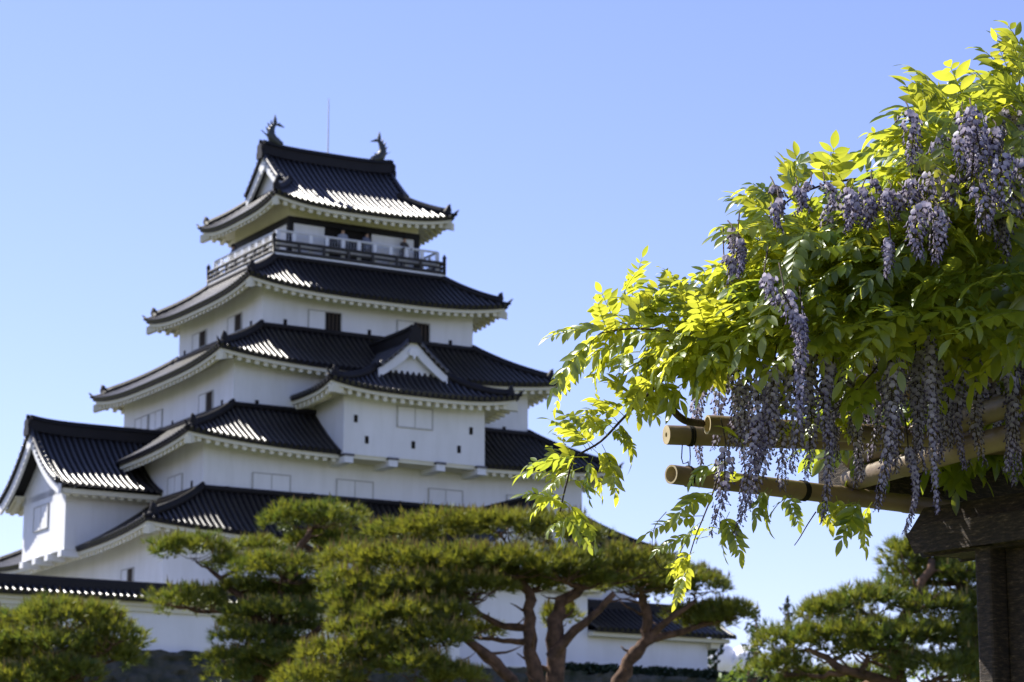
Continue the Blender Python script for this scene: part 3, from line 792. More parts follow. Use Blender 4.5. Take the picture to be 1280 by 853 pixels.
def leaf_tree(name, label, cat, Y, base_px, blobs, m, lsz, dens, trunk_r=.15, droop=False):
    base = at(base_px, 853, Y); base.z = GZ
    root = empty(name, base, label, cat, 'trees beyond the castle wall')
    sc = F_PX/Y; nb = MB(); nb.c = []; bm = MB()
    c0 = at(blobs[0][0], blobs[0][1], Y)
    bm.tube([base, base.lerp(c0, .5)+Vector((.1, 0, 0)), c0], [trunk_r, trunk_r*.7, trunk_r*.2], 7)
    for (x, y, rx, ry) in blobs:
        c = at(x, y, Y); rx, ry = rx/sc, ry/sc
        bm.tube([base.lerp(c0, .6), (base.lerp(c0, .8)+c)/2, c], [trunk_r*.4, trunk_r*.25, trunk_r*.08], 5)
        for i in range(int(dens*rx*ry*3+20)):
            v = Vector((random.gauss(0, 1), random.gauss(0, 1), random.gauss(0, 1))).normalized()*random.random()**.4
            p = c+Vector((v.x*rx, v.y*rx, v.z*ry))*(1+.35*noise.noise(v*2.1+c))
            nn = Vector((random.uniform(-1, 1), random.uniform(-1, 1), random.uniform(-.3, 1))).normalized()
            a = nn.orthogonal().normalized(); b_ = nn.cross(a); s = lsz*random.uniform(.6, 1.2); t = random.random()
            b = len(nb.v)
            nb.v += [tuple(p-a*s), tuple(p+b_*s*.5), tuple(p+a*s), tuple(p-b_*s*.5)]
            nb.f.append((b, b+1, b+2, b+3)); nb.m.append(0); nb.s.append(False); nb.c += [t]*4
    bm.build('trunk', M['bark'], root, off=base); nb.build('crown', m, root, off=base)
leaf_tree('conifer', 'dark ragged conifer between the storehouse and the bushy pine', 'conifer', 95, 943,
          [(945, 768, 8, 9), (941, 785, 12, 11), (948, 800, 15, 11), (940, 815, 17, 12), (944, 832, 20, 14), (934, 848, 24, 12)], M['conifer'], .10, 110)
leaf_tree('conifer', 'slim dark conifer tip poking above the bushy right pine', 'conifer', 100, 984,
          [(984, 750, 2.4, 5), (984.5, 757, 5, 3), (981, 762, 8, 3), (987, 767, 8, 3), (986, 775, 9, 5), (982, 785, 11, 6), (985, 797, 13, 8), (984, 815, 14, 12)], M['conifer'], .09, 120)
leaf_tree('leafy_tree', 'fresh light-green leafy tree low behind the right pine', 'tree', 60, 950,
          [(935, 838, 26, 14), (962, 832, 22, 14), (915, 850, 22, 10), (1000, 845, 40, 14), (1050, 842, 30, 12), (1090, 850, 40, 14), (1150, 840, 40, 18), (1040, 862, 90, 18)], M['broad'], .09, 100)
leaf_tree('leafy_tree', 'dark leafy tree squeezed behind the storehouse gable end', 'tree', 150, 893,
          [(893, 812, 12, 12), (889, 830, 12, 14), (898, 800, 8, 6)], M['conifer'], .3, 14)
# clipped hedge on the rampart edge before the storehouse
hb = MB(); hb.c = []
for i in range(9000):
    a = random.uniform(5.5, 23.5); top_ = 10.18+.16*noise.noise(Vector((a*1.1, 0, 0)))+.12*noise.noise(Vector((a*4, 2, 0)))
    v_ = random.uniform(-14.1, -13.2); z = 9.6+(top_-9.6)*random.random()**.6
    w = CC+U*a+V*v_+Vector((0, 0, z)); nn = Vector((random.uniform(-1, 1), random.uniform(-1, 1), random.uniform(-.2, 1))).normalized()
    x_ = nn.orthogonal().normalized(); y_ = nn.cross(x_); s = .09; b = len(hb.v)
    hb.v += [tuple(w-x_*s), tuple(w+y_*s*.6), tuple(w+x_*s), tuple(w-y_*s*.6)]; hb.f.append((b, b+1, b+2, b+3)); hb.m.append(0); hb.s.append(False); hb.c += [random.random()]*4
ho_ = hb.build('hedge', M['conifer']); tag(ho_, 'dark clipped hedge along the foot of the storehouse wall', 'hedge')

# low cumulus on the horizon
cl = MB()
cm = mat('white_cloud', (.9, .9, .92), 1, 0)
random.seed(5)
cc = at(907, 838, 6000)
for i in range(26):
    p = cc+Vector((random.gauss(0, 60), random.uniform(-40, 40), random.uniform(-60, 25)))
    r = random.uniform(18, 42); n1, n2 = 28, 18
    vs = []
    for a in range(n2+1):
        for b in range(n1):
            th, ph = math.pi*a/n2, 2*math.pi*b/n1
            d = Vector((math.sin(th)*math.cos(ph), math.sin(th)*math.sin(ph), math.cos(th)))
            vs.append(p+d*r*(1+.16*noise.noise(d*1.6+p*.05)+.06*noise.noise(d*5+p*.05)))
    cl.add(vs, [(a*n1+b, a*n1+(b+1) % n1, (a+1)*n1+(b+1) % n1, (a+1)*n1+b) for a in range(n2) for b in range(n1)], 0, True)
tag(cl.build('cloud', cm), kind='structure')

# ------------------------------------------------------------------ people on the balcony
def person(loc, rz, label, top, legs, lean=0., arm=0.):
    """one skinned body, feet at loc"""
    me = bpy.data.meshes.new('person'); s = 1.0
    P = [(0,0,.92),(0,-.01-lean*.3,1.15),(0,-.02-lean,1.38),(0,-.02-lean,1.50),(0,-.04-lean*1.15,1.60),(0,-.04-lean*1.2,1.70),
         (.18,-.02-lean,1.40),(.25,-.03-lean*.9-arm*.1,1.14),(.22,-.12-lean*.8-arm*.3,.98+arm*.15),(-.18,-.02-lean,1.40),(-.25,-.03-lean*.9-arm*.1,1.14),(-.22,-.12-lean*.8-arm*.3,.98+arm*.15),
         (.09,0,.88),(.10,-.02,.48),(.10,0,.08),(.10,-.14,.03),(-.09,0,.88),(-.10,-.02,.48),(-.10,0,.08),(-.10,-.14,.03)]
    E_ = [(0,1),(1,2),(2,3),(3,4),(4,5),(2,6),(6,7),(7,8),(2,9),(9,10),(10,11),(0,12),(12,13),(13,14),(14,15),(0,16),(16,17),(17,18),(18,19)]
    rad = [.14,.13,.15,.055,.09,.075,.06,.045,.035,.06,.045,.035,.09,.065,.045,.04,.09,.065,.045,.04]
    me.from_pydata(P, E_, [])
    o = bpy.data.objects.new('person', me); COL.objects.link(o)
    sk = o.modifiers.new('skin', 'SKIN')
    for i, r in enumerate(rad): me.skin_vertices[0].data[i].radius = (r, r)
    me.skin_vertices[0].data[0].use_root = True
    sb = o.modifiers.new('sub', 'SUBSURF'); sb.levels = 1; sb.render_levels = 1
    m = bpy.data.materials.new('clothes_and_skin'); m.use_nodes = True; nt = m.node_tree; b = nt.nodes['Principled BSDF']
    tc = nt.nodes.new('ShaderNodeTexCoord'); sx = nt.nodes.new('ShaderNodeSeparateXYZ'); r_ = nt.nodes.new('ShaderNodeValToRGB'); mm = nt.nodes.new('ShaderNodeMath')
    mm.operation = 'DIVIDE'; mm.inputs[1].default_value = 2.
    nt.links.new(tc.outputs['Object'], sx.inputs[0]); nt.links.new(sx.outputs['Z'], mm.inputs[0]); nt.links.new(mm.outputs[0], r_.inputs['Fac'])
    e = r_.color_ramp; e.interpolation = 'CONSTANT'; e.elements[0].color = (*legs, 1); e.elements[1].position = .46; e.elements[1].color = (*top, 1)
    x = e.elements.new(.735); x.color = (.45, .29, .21, 1)
    nt.links.new(r_.outputs['Color'], b.inputs['Base Color']); b.inputs['Roughness'].default_value = .85
    me.materials.append(m)
    h = MB(); n1, n2 = 10, 6; vs = []
    for a in range(n2+1):
        for c in range(n1):
            th, ph = math.pi*.62*a/n2, 2*math.pi*c/n1
            vs.append((math.sin(th)*math.cos(ph)*.115, -.02-lean*1.2+math.sin(th)*math.sin(ph)*.125, 1.665+math.cos(th)*.125))
    h.add(vs, [(a*n1+c, a*n1+(c+1) % n1, (a+1)*n1+(c+1) % n1, (a+1)*n1+c) for a in range(n2) for c in range(n1)], 0, True)
    h.build('hair', M['black'], o)
    o.location = loc; o.rotation_euler = (0, 0, rz)
    return tag(o, label, 'person', 'visitors on the balcony')
def deckpos(a, b): p = CC+U*a+V*b; p.z = 29.86; return p
random.seed(3)
person(deckpos(-4.0, 2.2), KZ-math.pi/2, 'person in dark clothes standing at the far left end of the balcony rail', (.03, .03, .04), (.03, .03, .05))
person(deckpos(2.55, -3.32), KZ+.2, 'person in dark top leaning on the right end of the balcony rail', (.04, .035, .035), (.06, .06, .08), .10, .8)
person(deckpos(-.75, -3.35), KZ-.3, 'person in pale top near the left side of the open balcony doorway', (.30, .33, .42), (.05, .05, .09))
person(deckpos(.55, -3.33), KZ+.3, 'person in blue-grey jacket near the right side of the balcony doorway', (.14, .16, .24), (.04, .04, .05))

# ------------------------------------------------------------------ bamboo and timber pergola
per_base = atz(1240, 690, .80); per_base.z = GZ
per = empty('wisteria_pergola', per_base, 'bamboo and weathered timber pergola carrying the wisteria', 'pergola')
def pole(p0, p1, r, ext=0, open_end=True):
    d = (p1-p0).normalized(); p1 = p1+d*ext; L_ = (p1-p0).length
    m = MB(); n = 20
    x = d.orthogonal().normalized(); y = d.cross(x)
    st = []; z = 0; node = .17
    stations = [0.0]
    while z < L_:
        z2 = min(L_, z+node*random.uniform(1.2, 1.7))
        if z2 < L_-.03: stations += [z2-.012, z2-.004, z2, z2+.004, z2+.012]
        z = z2
    stations.append(L_)
    vs = []
    for i, s in enumerate(stations):
        rr = r
        k = (i-1) % 5
        if 0 < i < len(stations)-1: rr = r*(1.0, 1.06, 1.02, 1.07, 1.0)[k]
        for a in range(n):
            t = 2*math.pi*a/n; vs.append(p0+d*s+(x*math.cos(t)+y*math.sin(t))*rr)
    fs = [(i*n+a, i*n+(a+1) % n, (i+1)*n+(a+1) % n, (i+1)*n+a) for i in range(len(stations)-1) for a in range(n)]
    m.add(vs, fs, 0, True)
    # cut end: rim, hollow inside and node membrane
    ri = r*.80 if open_end else r*.25; dep = .06 if open_end else .004
    vs = []
    for (rr, s) in ((r, 0), (ri, 0), (ri, dep)):
        for a in range(n):
            t = 2*math.pi*a/n; vs.append(p0+d*s+(x*math.cos(t)+y*math.sin(t))*rr)
    fs = [(i*n+a, i*n+(a+1) % n, (i+1)*n+(a+1) % n, (i+1)*n+a) for i in range(2) for a in range(n)]+[tuple(2*n+a for a in range(n))]
    m.add(vs, fs, 1)
    m.add([p1+(x*math.cos(2*math.pi*a/n)+y*math.sin(2*math.pi*a/n))*r for a in range(n)], [tuple(range(n))], 1)
    return m.build('bamboo_pole', [M['bamboo'], M['bamboo_in']], per, off=per_base)
random.seed(8)
pole(atz(838.7, 593, .905), atz(1150, 632, .905), .0215, 1.6)
pole(at(832.8, 543.8, 5.5), atz(1080, 552, .985), .0212, 1.8, open_end=False)
pole(at(884, 531, 5.36), atz(1180, 548, .968), .0205, 1.6)
pole(atz(1000, 590, 1.0)+Vector((0, 0, 0)), atz(1280, 497, 1.0), .026, .8) if False else None
def through(xa, ya, xb, yb, z, r, back, ext):
    a, b = atz(xa, ya, z), atz(xb, yb, z); d = (b-a).normalized()
    pole(a-d*back, b, r, ext)
through(1184, 532, 1280, 500, 1.0, .0255, .45, 1.2)
through(1187, 566, 1280, 540, .945, .0255, .42, 1.2)
through(1235, 464, 1280, 455, 1.11, .027, .30, 1.0)
bt = .882
e0, e1 = atz(1156, 638, bt), atz(1280, 619, bt)
bd_ = (e1-e0).normalized(); bn = Vector((bd_.y, -bd_.x, 0))
if bn.y > 0: bn = -bn           # bn faces the camera side
def timber(name, sect, dvec, r=.006):
    """extruded section with bevelled edges"""
    m = MB(); m.prism(sect, dvec); o = m.build(name, M['timber'], per, off=per_base)
    bv = o.modifiers.new('bevel', 'BEVEL'); bv.width = r; bv.segments = 2; bv.limit_method = 'ANGLE'
    return o
hx = lambda s, z: e0+bd_*s+Vector((0, 0, z))
sect = [hx(0, 0), hx(-.047, -.050), hx(-.010, -.104), hx(1.6, -.104), hx(1.6, 0)]
beam = timber('beam', sect, -bn*.13)
beam2 = timber('beam', [p+(-bn)*0+Vector((0,0,0)) for p in [hx(.02, -.042)+bn*.03, hx(-.03, -.058)+bn*.03, hx(-.006, -.10)+bn*.03, hx(1.5, -.10)+bn*.03, hx(1.5, -.042)+bn*.03]], -bn*.028, .004)
# post under the beam
pb = atz(1232, 688, bt-.105)
t0 = (pb-e0).dot(bd_)
q0 = e0+bd_*t0+Vector((0, 0, -.104))
hgt = q0.z-GZ
psec = [q0, q0+bd_*.050, q0+bd_*.052-bn*.15, q0-bn*.15]
timber('post', [p-bn*.045+bd_*.0525 for p in [q0, q0+bd_*.22, q0+bd_*.22-bn*.10, q0-bn*.10]], Vector((0, 0, -hgt)), .006)
dl = (atz(1150, 632, .905)-atz(838.7, 593, .905)).normalized(); dn = Vector((-dl.y, dl.x, 0)); k0 = atz(1078, 606, .935)+dn*.05
timber('beam', [k0+Vector((0, 0, -.02)), k0+dn*.09+Vector((0, 0, -.02)), k0+dn*.09+Vector((0, 0, .125)), k0+Vector((0, 0, .125))], dl*2.0)
timber('post', psec, Vector((0, 0, -hgt)), .008)
# a second post and beam off to the far side carry the other ends of the poles
far = e0-bn*1.55+bd_*.5
m = MB()
sect = [far+bd_*s+Vector((0, 0, z)) for s, z in ((-.3, 0), (-.3, -.1), (1.4, -.1), (1.4, 0))]
timber('beam', sect, -bn*.12)
psec = [far+bd_*.5+Vector((0, 0, -.101)), far+bd_*.62+Vector((0, 0, -.101)), far+bd_*.62-bn*.12+Vector((0, 0, -.101)), far+bd_*.5-bn*.12+Vector((0, 0, -.101))]
timber('post', psec, Vector((0, 0, -(far.z-.101-GZ))), .008)
# cords
cd = MB()
def ring_tie(c, d, r, turns=2, mb=None):
    d = d.normalized(); x = d.orthogonal().normalized(); y = d.cross(x); pts = []
    for i in range(turns*14+1):
        t = 2*math.pi*i/14; pts.append(c+d*(i/14*.004)+(x*math.cos(t)+y*math.sin(t))*r)
    (mb or cd).tube(pts, .0018, 5)
A0, A1 = at(832.8, 543.8, 5.5), atz(1080, 552, .985); B0, B1 = atz(838.7, 593, .905), atz(1150, 632, .905)
P1 = A0+(A1-A0).normalized()*.05; P2 = B0+(B1-B0).normalized()*.05+Vector((0, -.006, .02))
ring_tie(P1, A1-A0, .0222, 3); tie = MB(); ring_tie(B0+(B1-B0)*.50, B1-B0, .0226, 4, tie); ring_tie(B0+(B1-B0)*.06, B1-B0, .0226, 2)
k1, k2 = P1+Vector((-.012, -.004, -.02)), P1+Vector((.004, -.004, -.021))
cd.tube([k1, k1+Vector((-.002, 0, -.03)), k1+Vector((.001, 0, -.042)), k1+Vector((.009, 0, -.04)), P2+Vector((.0, 0, .012)), P2], .0013, 5)
cd.tube([k2, k2+Vector((.001, .002, -.025)), P2+Vector((.003, 0, .003))], .0013, 5)
tie.build('cord', M['cord'], per, off=per_base); cd.build('cord', M['cord'], per, off=per_base)

# ------------------------------------------------------------------ wisteria
random.seed(21)
wb = at(1240, 500, 5.4); wb.z = GZ
wis = empty('wisteria_vine', wb, 'flowering wisteria vine with yellow-green leaves and hanging lilac clusters over the pergola', 'wisteria')
stems = MB(); LF = MB(); LF.c = []

def stem(pts, r0, r1, n=6):
    """smooth tube through px/depth points"""
    P = [at(*p) if not isinstance(p, Vector) else p for p in pts]
    out = []
    for i in range(len(P)-1):
        a = P[max(0, i-1)]; b, c = P[i], P[i+1]; d = P[min(len(P)-1, i+2)]
        for k in range(5):
            t = k/5
            out.append(.5*((2*b)+(c-a)*t+(2*a-5*b+4*c-d)*t*t+(3*b-a-3*c+d)*t**3))
    out.append(P[-1]); m_ = len(out)
    stems.tube(out, [r0+(r1-r0)*i/(m_-1) for i in range(m_)], n)
    return out

SECT = [(0, .04), (.12, .50), (.30, .90), (.52, .98), (.74, .70), (.90, .28), (1.0, .0)]
def leaflet(p, d, nrm, ln, wd, tint, curl):
    d = d.normalized(); side = d.cross(nrm).normalized(); nrm = side.cross(d).normalized()
    b = len(LF.v); k = len(SECT); fold = random.uniform(.10, .35)
    tw = random.uniform(-.35, .35)
    for i, (t, w) in enumerate(SECT):
        c = p+d*(ln*t*(1-.12*abs(curl)*t))-nrm*(curl*ln*t*t)
        a = tw*t; sd = side*math.cos(a)+nrm*math.sin(a); nn = nrm*math.cos(a)-side*math.sin(a)
        e = wd*.5*w
        for q in (-1, 0, 1):
            LF.v.append(tuple(c+sd*(e*q)+nn*(abs(q)*e*fold)))
            LF.c.append(tint)
    for i in range(k-1):
        for q in range(2):
            a = b+i*3+q; LF.f.append((a, a+1, a+4, a+3)); LF.m.append(0); LF.s.append(True)

def leaf(p0, p1, size=1., pairs=None, tint=None, up=None, droop=.18):
    """a pinnate leaf from p0 to p1"""
    L_ = (p1-p0).length
    ll = .047*size*random.uniform(.85, 1.15)
    pairs = pairs or max(3, min(8, int(L_/(.018*size))))
    tint = tint if tint is not None else min(1, max(0, random.gauss(.35, .25)))
    ax = (p1-p0).normalized()
    up = up or Vector((random.uniform(-.5, .5), random.uniform(-.9, .3), 1.0))
    side = ax.cross(up).normalized() if ax.cross(up).length > .05 else Vector((0, 1, 0))
    nrm = side.cross(ax).normalized()
    if nrm.z < 0: nrm = -nrm; side = -side
    pts = [p0.lerp(p1, t)+nrm*(droop*L_*4*t*(1-t)*.5) for t in [i/6 for i in range(7)]]
    b_ = len(LF.v); LF.tube(pts, [.0013*size, .0012*size, .0011*size, .001*size, .0009*size, .0008*size, .0006*size], 4, caps=False)
    LF.c += [.3]*(len(LF.v)-b_)
    def pos(t):
        k = min(5, int(t*6)); return pts[k].lerp(pts[k+1], t*6-k), (pts[k+1]-pts[k]).normalized()
    for i in range(pairs):
        t = .20+.78*i/max(1, pairs-1)*.92
        c, d = pos(t)
        s = (.72+.5*math.sin(math.pi*min(1, t+.12)))*ll
        for q in (-1, 1):
            dd = d*random.uniform(.55, .85)+side*q*random.uniform(.75, 1.0)-Vector((0, 0, random.uniform(.0, .55)))+nrm*random.uniform(-.1, .35)
            nn = nrm+side*q*random.uniform(-.4, .3)+d*random.uniform(-.3, .2)+Vector((random.uniform(-.3, .3), random.uniform(-.3, .3), 0))
            leaflet(c, dd, nn, s*random.uniform(.72, 1.15), s*random.uniform(.34, .44), min(1, max(0, tint+random.uniform(-.1, .1))), random.uniform(-.05, .4))
    c, d = pos(.999)
    leaflet(c, d-Vector((0, 0, .2)), nrm, ll*random.uniform(.9, 1.15), ll*.4, tint, random.uniform(0, .4))

# main canes
CANES = [
 ([(1330, 430, 5.6), (1240, 380, 5.4), (1150, 345, 5.3), (1090, 352, 5.25), (1038, 357, 5.2), (963, 367, 5.15), (914, 391, 5.1), (880, 425, 5.1), (850, 455, 5.1), (814, 489, 5.1), (780, 522, 5.1), (751, 552, 5.1), (719, 573, 5.1), (708, 605, 5.1), (700, 640, 5.1)], .006, .0016),
 ([(1060, 400, 5.2), (980, 408, 5.15), (920, 422, 5.1), (860, 416, 5.1), (796, 411, 5.1), (760, 415, 5.1), (745, 422, 5.1), (715, 460, 5.1), (695, 485, 5.1)], .0035, .0012),
 ([(1180, 270, 5.25), (1150, 235, 5.25), (1111, 223, 5.25), (1048, 227, 5.2), (995, 245, 5.2), (970, 269, 5.2), (960, 300, 5.2)], .0038, .0015),
 ([(1320, 200, 5.3), (1270, 140, 5.3), (1275, 100, 5.3), (1272, 70, 5.3)], .003, .001),
 ([(1330, 330, 5.5), (1260, 300, 5.3), (1210, 260, 5.25), (1190, 200, 5.2), (1200, 150, 5.2)], .005, .002),
 ([(900, 570, 5.3), (893, 610, 5.25), (880, 645, 5.2), (868, 675, 5.2), (855, 720, 5.2), (850, 740, 5.2)], .0022, .0009),
 ([(1155, 425, 5.1), (1110, 445, 5.05), (1080, 478, 5.0), (1040, 515, 5.0), (1005, 525, 5.0)], .0022, .001),
 ([(1290, 380, 5.4), (1230, 415, 5.2), (1170, 420, 5.1), (1100, 415, 5.1), (1030, 425, 5.1)], .005, .002),
 ([(1075, 230, 5.2), (1035, 235, 5.2), (1035, 210, 5.2), (1040, 186, 5.2)], .0012, .0007),
 ([(990, 250, 5.2), (992, 225, 5.2), (1000, 203, 5.2)], .0011, .0006),
]
cane_pts = [stem(*c) for c in CANES]
# short dead stub
stem([(841, 512, 5.32), (848, 520, 5.32), (860, 527, 5.33), (885, 530, 5.40), (905, 531, 5.46)], .0075, .0085, 8)
stem([(1020, 640, 5.3), (1010, 655, 5.3), (1000, 672, 5.3), (993, 682, 5.3)], .0016, .001)
stem([(833, 640, 5.2), (818, 660, 5.2), (816, 690, 5.2), (828, 712, 5.2), (845, 700, 5.2), (868, 655, 5.2)], .0009, .0007)

def lf(x0, y0, x1, y1, Y=5.15, dY=None, **k):
    dY = random.uniform(-.05, .05) if dY is None else dY
    leaf(at(x0, y0, Y), at(x1, y1, Y+dY), **k)
# placed leaves that make the outline
EDGE = [
 (830,400,790,385),(845,395,815,362),(860,385,835,352),(815,415,775,440),(835,425,800,455),(850,440,815,470),(875,400,850,385),(890,385,862,365),(900,370,880,340),(840,410,810,430),(865,425,840,455),(870,440,880,475),(825,405,800,395),(885,410,860,430),(905,395,880,410),(895,425,875,455),(805,408,770,395),(780,405,750,440),
 (757,412,690,416),(776,385,797,340),(748,420,690,492),(770,405,752,366),(790,410,800,378),(800,412,835,360),(768,430,745,470),(800,440,760,455),(820,430,805,465),(815,470,790,505),(780,520,745,500),
 (820,480,850,500),(800,500,820,520),(760,545,720,520),(745,560,700,535),(735,565,688,525),(722,572,660,582),(718,575,690,610),(708,600,655,592),(740,560,765,600),(728,572,752,618),(712,600,742,612),
 (706,618,668,640),(702,640,735,682),(698,640,700,672),(703,630,680,625),(765,535,790,560),(770,530,735,535),(705,600,690,560),(716,590,700,548),(700,628,655,618),(790,510,765,480),
 (880,645,808,668),(872,668,820,690),(862,700,845,752),(893,615,850,640),(900,640,925,692),(868,690,840,715),(858,715,846,748),(880,650,850,690),(912,640,905,690),(870,680,885,660),
 (965,612,960,655),(985,618,998,655),(960,610,945,645),(990,620,965,640),(1060,625,1082,682),(1070,628,1040,645),(1045,620,1055,660),(1075,625,1062,655),(1090,628,1078,668),(1030,622,1038,652),(1075,628,1052,675),
 (1038,235,1042,186),(992,240,1000,203),(985,255,932,237),(970,268,940,250),(975,270,925,262),(1000,260,985,215),(960,290,905,300),(950,300,905,285),(955,320,900,330),(930,345,895,340),(940,355,890,362),(925,380,880,365),
 (1185,140,1152,93),(1200,130,1195,95),(1165,165,1103,180),(1175,170,1120,158),(1170,190,1095,180),(1180,205,1120,222),(1150,215,1095,215),(1160,150,1150,105),(1215,130,1190,100),(1240,120,1215,90),(1275,115,1246,52),(1273,95,1262,48),(1268,120,1230,105),(1290,140,1255,110),(1290,100,1268,60),(1285,160,1240,130),
 (1060,250,1050,222),(1110,240,1115,205),(1020,290,1000,255),(1050,300,1070,260),(1090,290,1095,255),(1000,300,965,280),(1130,260,1100,235),
 (870,420,815,395),(880,410,850,370),(900,400,860,380),(850,430,800,420),(860,450,830,470),(840,455,800,480),(890,430,870,465),(920,420,905,460),(850,440,870,490),
 (1080,480,1060,500),(1070,490,1040,480),(1050,510,1012,508),(1020,520,985,512),(1030,518,1010,545),(1090,470,1072,510),(1045,520,1060,545),(1010,525,980,540),
 (912,575,885,590),(930,560,905,535),(955,530,975,505),(935,600,900,590),(890,580,865,600),
]
for (x0, y0, x1, y1) in EDGE:
    for r_ in range((2 if x0 < 800 and random.random() < .6 else 1) if y0 > 500 else 2 if x0 < 960 and random.random() < .6 else 2 if random.random() < .5 else 3):
        j = (lambda s: random.uniform(-s, s)) if r_ else (lambda s: 0)
        lf(x0+j(14), y0+j(14), x1+j(18), y1+j(18), Y=5.12+random.uniform(-.15, .15)-(.05 if x0 > 1150 else 0), size=random.uniform(.62, .92)*(.8 if y0 > 500 else 1.15 if x0 > 1050 else .95))
# leaves filling the crown of the vine
POLY = [(1310,110),(1262,105),(1215,125),(1175,135),(1160,170),(1140,190),(1150,230),(1085,262),(1040,262),(985,258),(955,265),(930,305),(915,345),(890,375),(860,400),(845,415),(850,435),(850,450),(860,475),(870,470),(880,465),(930,450),(990,440),(1080,430),(1130,425),(1180,430),(1230,440),(1310,445)]
def inside(x, y, P=POLY):
    c = False; j = len(P)-1
    for i in range(len(P)):
        if (P[i][1] > y) != (P[j][1] > y) and x < (P[j][0]-P[i][0])*(y-P[i][1])/(P[j][1]-P[i][1])+P[i][0]: c = not c
        j = i
    return c
n_ = 0
while n_ < 1100:
    x, y = random.uniform(780, 1310), random.uniform(105, 490)
    if not inside(x, y) or not inside(x, y-22) or (x < 1000 and random.random() < .38): continue
    # top-left skin points out to the light, the underside hangs
    depth = random.uniform(0, 1)
    Y = 4.9+depth*(1.1 if x > 1150 else .62)
    if x < 960: Y = 4.95+depth*.45
    big = 1.0+(max(0, x-1050)/230)*.35*(1-depth)
    ang = random.gauss(math.pi*.92, .75) if random.random() < .75 else random.uniform(-1.2, .9)
    Ln = random.uniform(70, 115)*big
    dx, dy = math.cos(ang)*Ln, -math.sin(ang)*Ln*.75+random.uniform(0, 45)
    lf(x-dx*.3, y-dy*.3, x+dx*.7, y+dy*.7, Y=Y, dY=random.uniform(-.14, .06), size=random.uniform(.58, .98)*big)
    n_ += 1
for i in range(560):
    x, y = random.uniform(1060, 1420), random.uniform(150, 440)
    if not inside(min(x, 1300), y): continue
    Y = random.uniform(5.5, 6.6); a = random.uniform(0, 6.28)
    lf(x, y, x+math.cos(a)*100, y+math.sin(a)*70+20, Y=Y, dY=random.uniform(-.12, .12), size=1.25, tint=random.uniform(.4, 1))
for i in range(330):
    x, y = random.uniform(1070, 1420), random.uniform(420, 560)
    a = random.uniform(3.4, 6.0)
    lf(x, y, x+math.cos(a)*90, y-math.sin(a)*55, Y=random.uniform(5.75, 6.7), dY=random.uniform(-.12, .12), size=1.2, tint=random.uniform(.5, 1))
# a few twigs through the crown
for i in range(60):
    x, y = random.uniform(850, 1300), random.uniform(150, 450)
    if not inside(x, y): continue
    a = random.uniform(2.0, 3.9); L1 = random.uniform(60, 140); Y = random.uniform(4.95, 5.6)
    if not inside(x+math.cos(a)*L1, y-math.sin(a)*L1): continue
    stem([(x, y, Y), (x+math.cos(a)*L1*.5, y-math.sin(a)*L1*.5+random.uniform(-8, 8), Y), (x+math.cos(a)*L1, y-math.sin(a)*L1+15, Y-.03)], .0018, .0007, 5)

# flower clusters
def floret(mb, p, out, sz, openf, tint):
    """banner petal standing behind, two wings and keel in front"""
    out = out.normalized(); up = Vector((0, 0, 1)); side = out.cross(up).normalized(); up2 = side.cross(out).normalized()
    tilt = random.uniform(-.4, .4); side = (side*math.cos(tilt)+up2*math.sin(tilt)).normalized(); up2 = side.cross(out).normalized()
    def V_(o, s, u): return p+out*(o*sz)+side*(s*sz)+up2*(u*sz)
    if openf > .35:
        w = .50*openf+.12
        vs = [V_(.15, 0, .0), V_(.22, -w*.75, .22), V_(.22, w*.75, .22), V_(.12, -w, .62), V_(.22, 0, .55), V_(.12, w, .62), V_(-.02, -w*.6, .98), V_(.02, 0, 1.06), V_(-.02, w*.6, .98)]
        b = len(mb.v); mb.add(vs, [(0, 4, 3, 1), (0, 2, 5, 4), (3, 4, 7, 6), (4, 5, 8, 7)], 0, True)
        mb.c += [max(0, tint-.12+random.uniform(-.12, .12))]*len(vs)
        mb.c[b+0] = min(1, tint+.3)
    # wings/keel: a small pod curving down
    l_ = .75*(.6+.4*openf); k = .26*(.7+.3*openf)
    vs = [V_(.1, 0, .05), V_(.1+l_*.4, -k, -.10), V_(.1+l_*.4, k, -.10), V_(.1+l_*.45, 0, .22), V_(.1+l_*.45, 0, -.38), V_(.1+l_, 0, -.22)]
    mb.add(vs, [(0, 1, 3), (0, 3, 2), (0, 4, 1), (0, 2, 4), (5, 3, 1), (5, 2, 3), (5, 1, 4), (5, 4, 2)], 0, True)
    mb.c += [min(1, tint+.6+random.uniform(-.1, .25))]*6

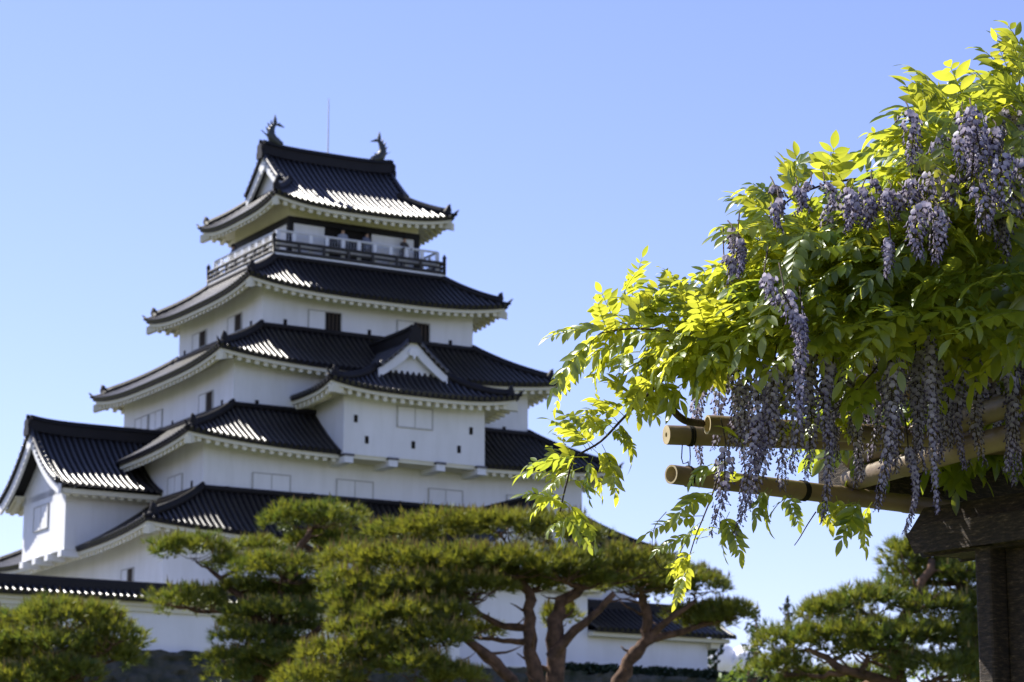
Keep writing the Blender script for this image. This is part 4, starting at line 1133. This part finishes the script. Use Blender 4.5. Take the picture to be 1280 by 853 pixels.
def raceme(x0, y0, x1, y1, Y, wpx=26, dens=1., dark=0., dY=0.):
    wpx *= 1.05*random.uniform(.75, 1.25)
    p0, p1 = at(x0, y0, Y), at(x1, y1, Y+dY); L_ = (p1-p0).length; R_ = wpx*.5*Y/F_PX
    mb = MB(); mb.c = []
    sag = Vector((random.uniform(-.02, .02), random.uniform(-.02, .02), 0))
    ax = [p0.lerp(p1, i/8)+sag*math.sin(math.pi*i/8) for i in range(9)]
    b = len(mb.v); mb.tube(ax, [.0018-.0012*i/8 for i in range(9)], 5, m=1); mb.c += [.5]*(len(mb.v)-b)
    n = int(L_*520*dens*random.uniform(.75, 1.15))
    for i in range(n):
        t = (i+random.random())/n; k = min(7, int(t*8)); c = ax[k].lerp(ax[k+1], t*8-k)
        a = i*2.399+random.uniform(-.4, .4)
        taper = (1-.62*t**1.6)*min(1, .55+t*3)
        rr = R_*taper*random.uniform(.55, 1.05)
        h = Vector((math.cos(a), math.sin(a), 0)); o = h+Vector((0, 0, random.uniform(-.25, .15)))
        sz = .0118*(1-.42*t)*random.uniform(.85, 1.15)
        p = c+h*max(.003, rr-sz*.6)+Vector((0, 0, -.006))
        b = len(mb.v); mb.tube([c, p], [.0006, .0005], 3, m=1, caps=False); mb.c += [.5]*(len(mb.v)-b)
        op = max(0, min(1, 1.15-t*.75+random.uniform(-.2, .2)))
        if dark > .5 and random.random() < .3: op = .2
        floret(mb, p, o, sz, op, min(1, .12+.35*t+dark*.35+random.uniform(0, .2)))
    o = mb.build('flower_cluster', [M['petal'], M['vine']], wis, off=wb)
    return o
RAC = [
 (948,478,942,588,5.0,34),(972,452,958,560,4.98,34),(990,470,990,590,5.0,34),(1008,455,1008,598,5.05,32),(1040,455,1040,560,5.0,34),(925,475,922,560,5.1,30),(1064,470,1062,550,5.15,26),(1104,455,1106,600,5.1,30),(1120,440,1124,560,5.05,30),(1150,440,1155,590,5.1,28),(1175,445,1178,575,5.15,28),(945,520,925,640,5.0,30),
 (905,560,888,668,5.05,30),(966,498,916,668,5.0,36),(955,455,945,600,5.1,34),(935,470,930,575,5.25,34),(980,445,978,612,5.12,36),(1003,395,1000,530,5.0,30),(1016,440,1012,560,5.2,34),(1030,450,1028,652,5.05,34),
 (1050,448,1048,575,5.25,32),(880,470,877,580,5.55,22),(898,462,893,560,5.5,26),(915,460,910,560,5.3,28),(1113,433,1096,636,5.0,34),(1130,450,1120,590,5.2,30),(1162,420,1172,640,5.0,34),(1145,470,1143,575,5.15,30),(1135,560,1131,664,5.1,16),
 (1085,470,1078,600,5.3,28),(1190,440,1188,560,5.3,26),(1207,445,1206,585,5.2,24),(1228,440,1226,540,5.4,26),(1256,450,1256,588,5.2,34),(1275,455,1275,590,5.3,30),(1240,470,1241,560,5.5,24),
 (1215,135,1232,232,4.95,46),(1205,140,1215,215,5.0,36),(1255,195,1258,262,5.0,40),(1275,200,1274,270,5.05,36),(1170,215,1172,262,5.05,38),(1195,220,1200,258,5.0,36),(1155,255,1152,322,4.98,34),(1172,262,1168,330,4.98,30),(1225,232,1228,290,5.0,40),
 (975,250,978,288,5.1,28),(1012,228,1014,262,5.1,26),(1030,228,1034,258,5.1,26),(1062,245,1060,282,5.1,26),(1085,250,1086,284,5.1,30),(1112,238,1114,276,5.1,30),(1128,240,1128,272,5.1,26),(915,288,912,340,5.1,24),(905,320,908,355,5.12,18),(958,345,972,382,5.0,30),(978,365,1000,425,4.97,34),(990,390,1003,440,4.97,30),
 (1090,225,1092,262,5.12,18),(1140,225,1140,262,5.1,26),(925,300,922,345,5.1,20),(1110,300,1108,345,5.0,20),(1245,160,1250,215,5.05,40),
]
for i in range(22):
    x = random.uniform(1135, 1300); y = random.uniform(130, 270); RAC.append((x, y, x+random.uniform(-6, 10), y+random.uniform(45, 85), random.uniform(4.98, 5.3), random.uniform(26, 40)))
for i in range(9):
    x = random.uniform(960, 1140); y = random.uniform(222, 262); RAC.append((x, y, x+random.uniform(-4, 6), y+random.uniform(30, 55), random.uniform(5.05, 5.3), random.uniform(18, 28)))
for i in range(16):
    x = random.uniform(1040, 1300); y = random.uniform(420, 470); RAC.append((x, y, x+random.uniform(-8, 8), y+random.uniform(80, 170), random.uniform(5.2, 5.7), random.uniform(22, 32)))
for q in RAC:
    x0, y0, x1, y1, Y, w = q
    if y0 < 400: Y -= .22
    raceme(x0, y0, x1, y1, Y+random.uniform(-.04, .04), w, dens=1.0 if y0 > 380 else 1.25, dark=random.choice((0, 0, .2, .5))+(.3 if y0 < 300 else 0))
    stem([at(x0, y0, Y), at(x0+random.uniform(-3, 3), y0-6, Y+.02), at(x0+random.uniform(-6, 6), y0-(12 if y0 < 300 else 36), Y+.08)], .0014, .0016, 5)
stems.build('stem', M['vine'], wis, off=wb)
LF.build('foliage', M['leaf'], wis, off=wb)
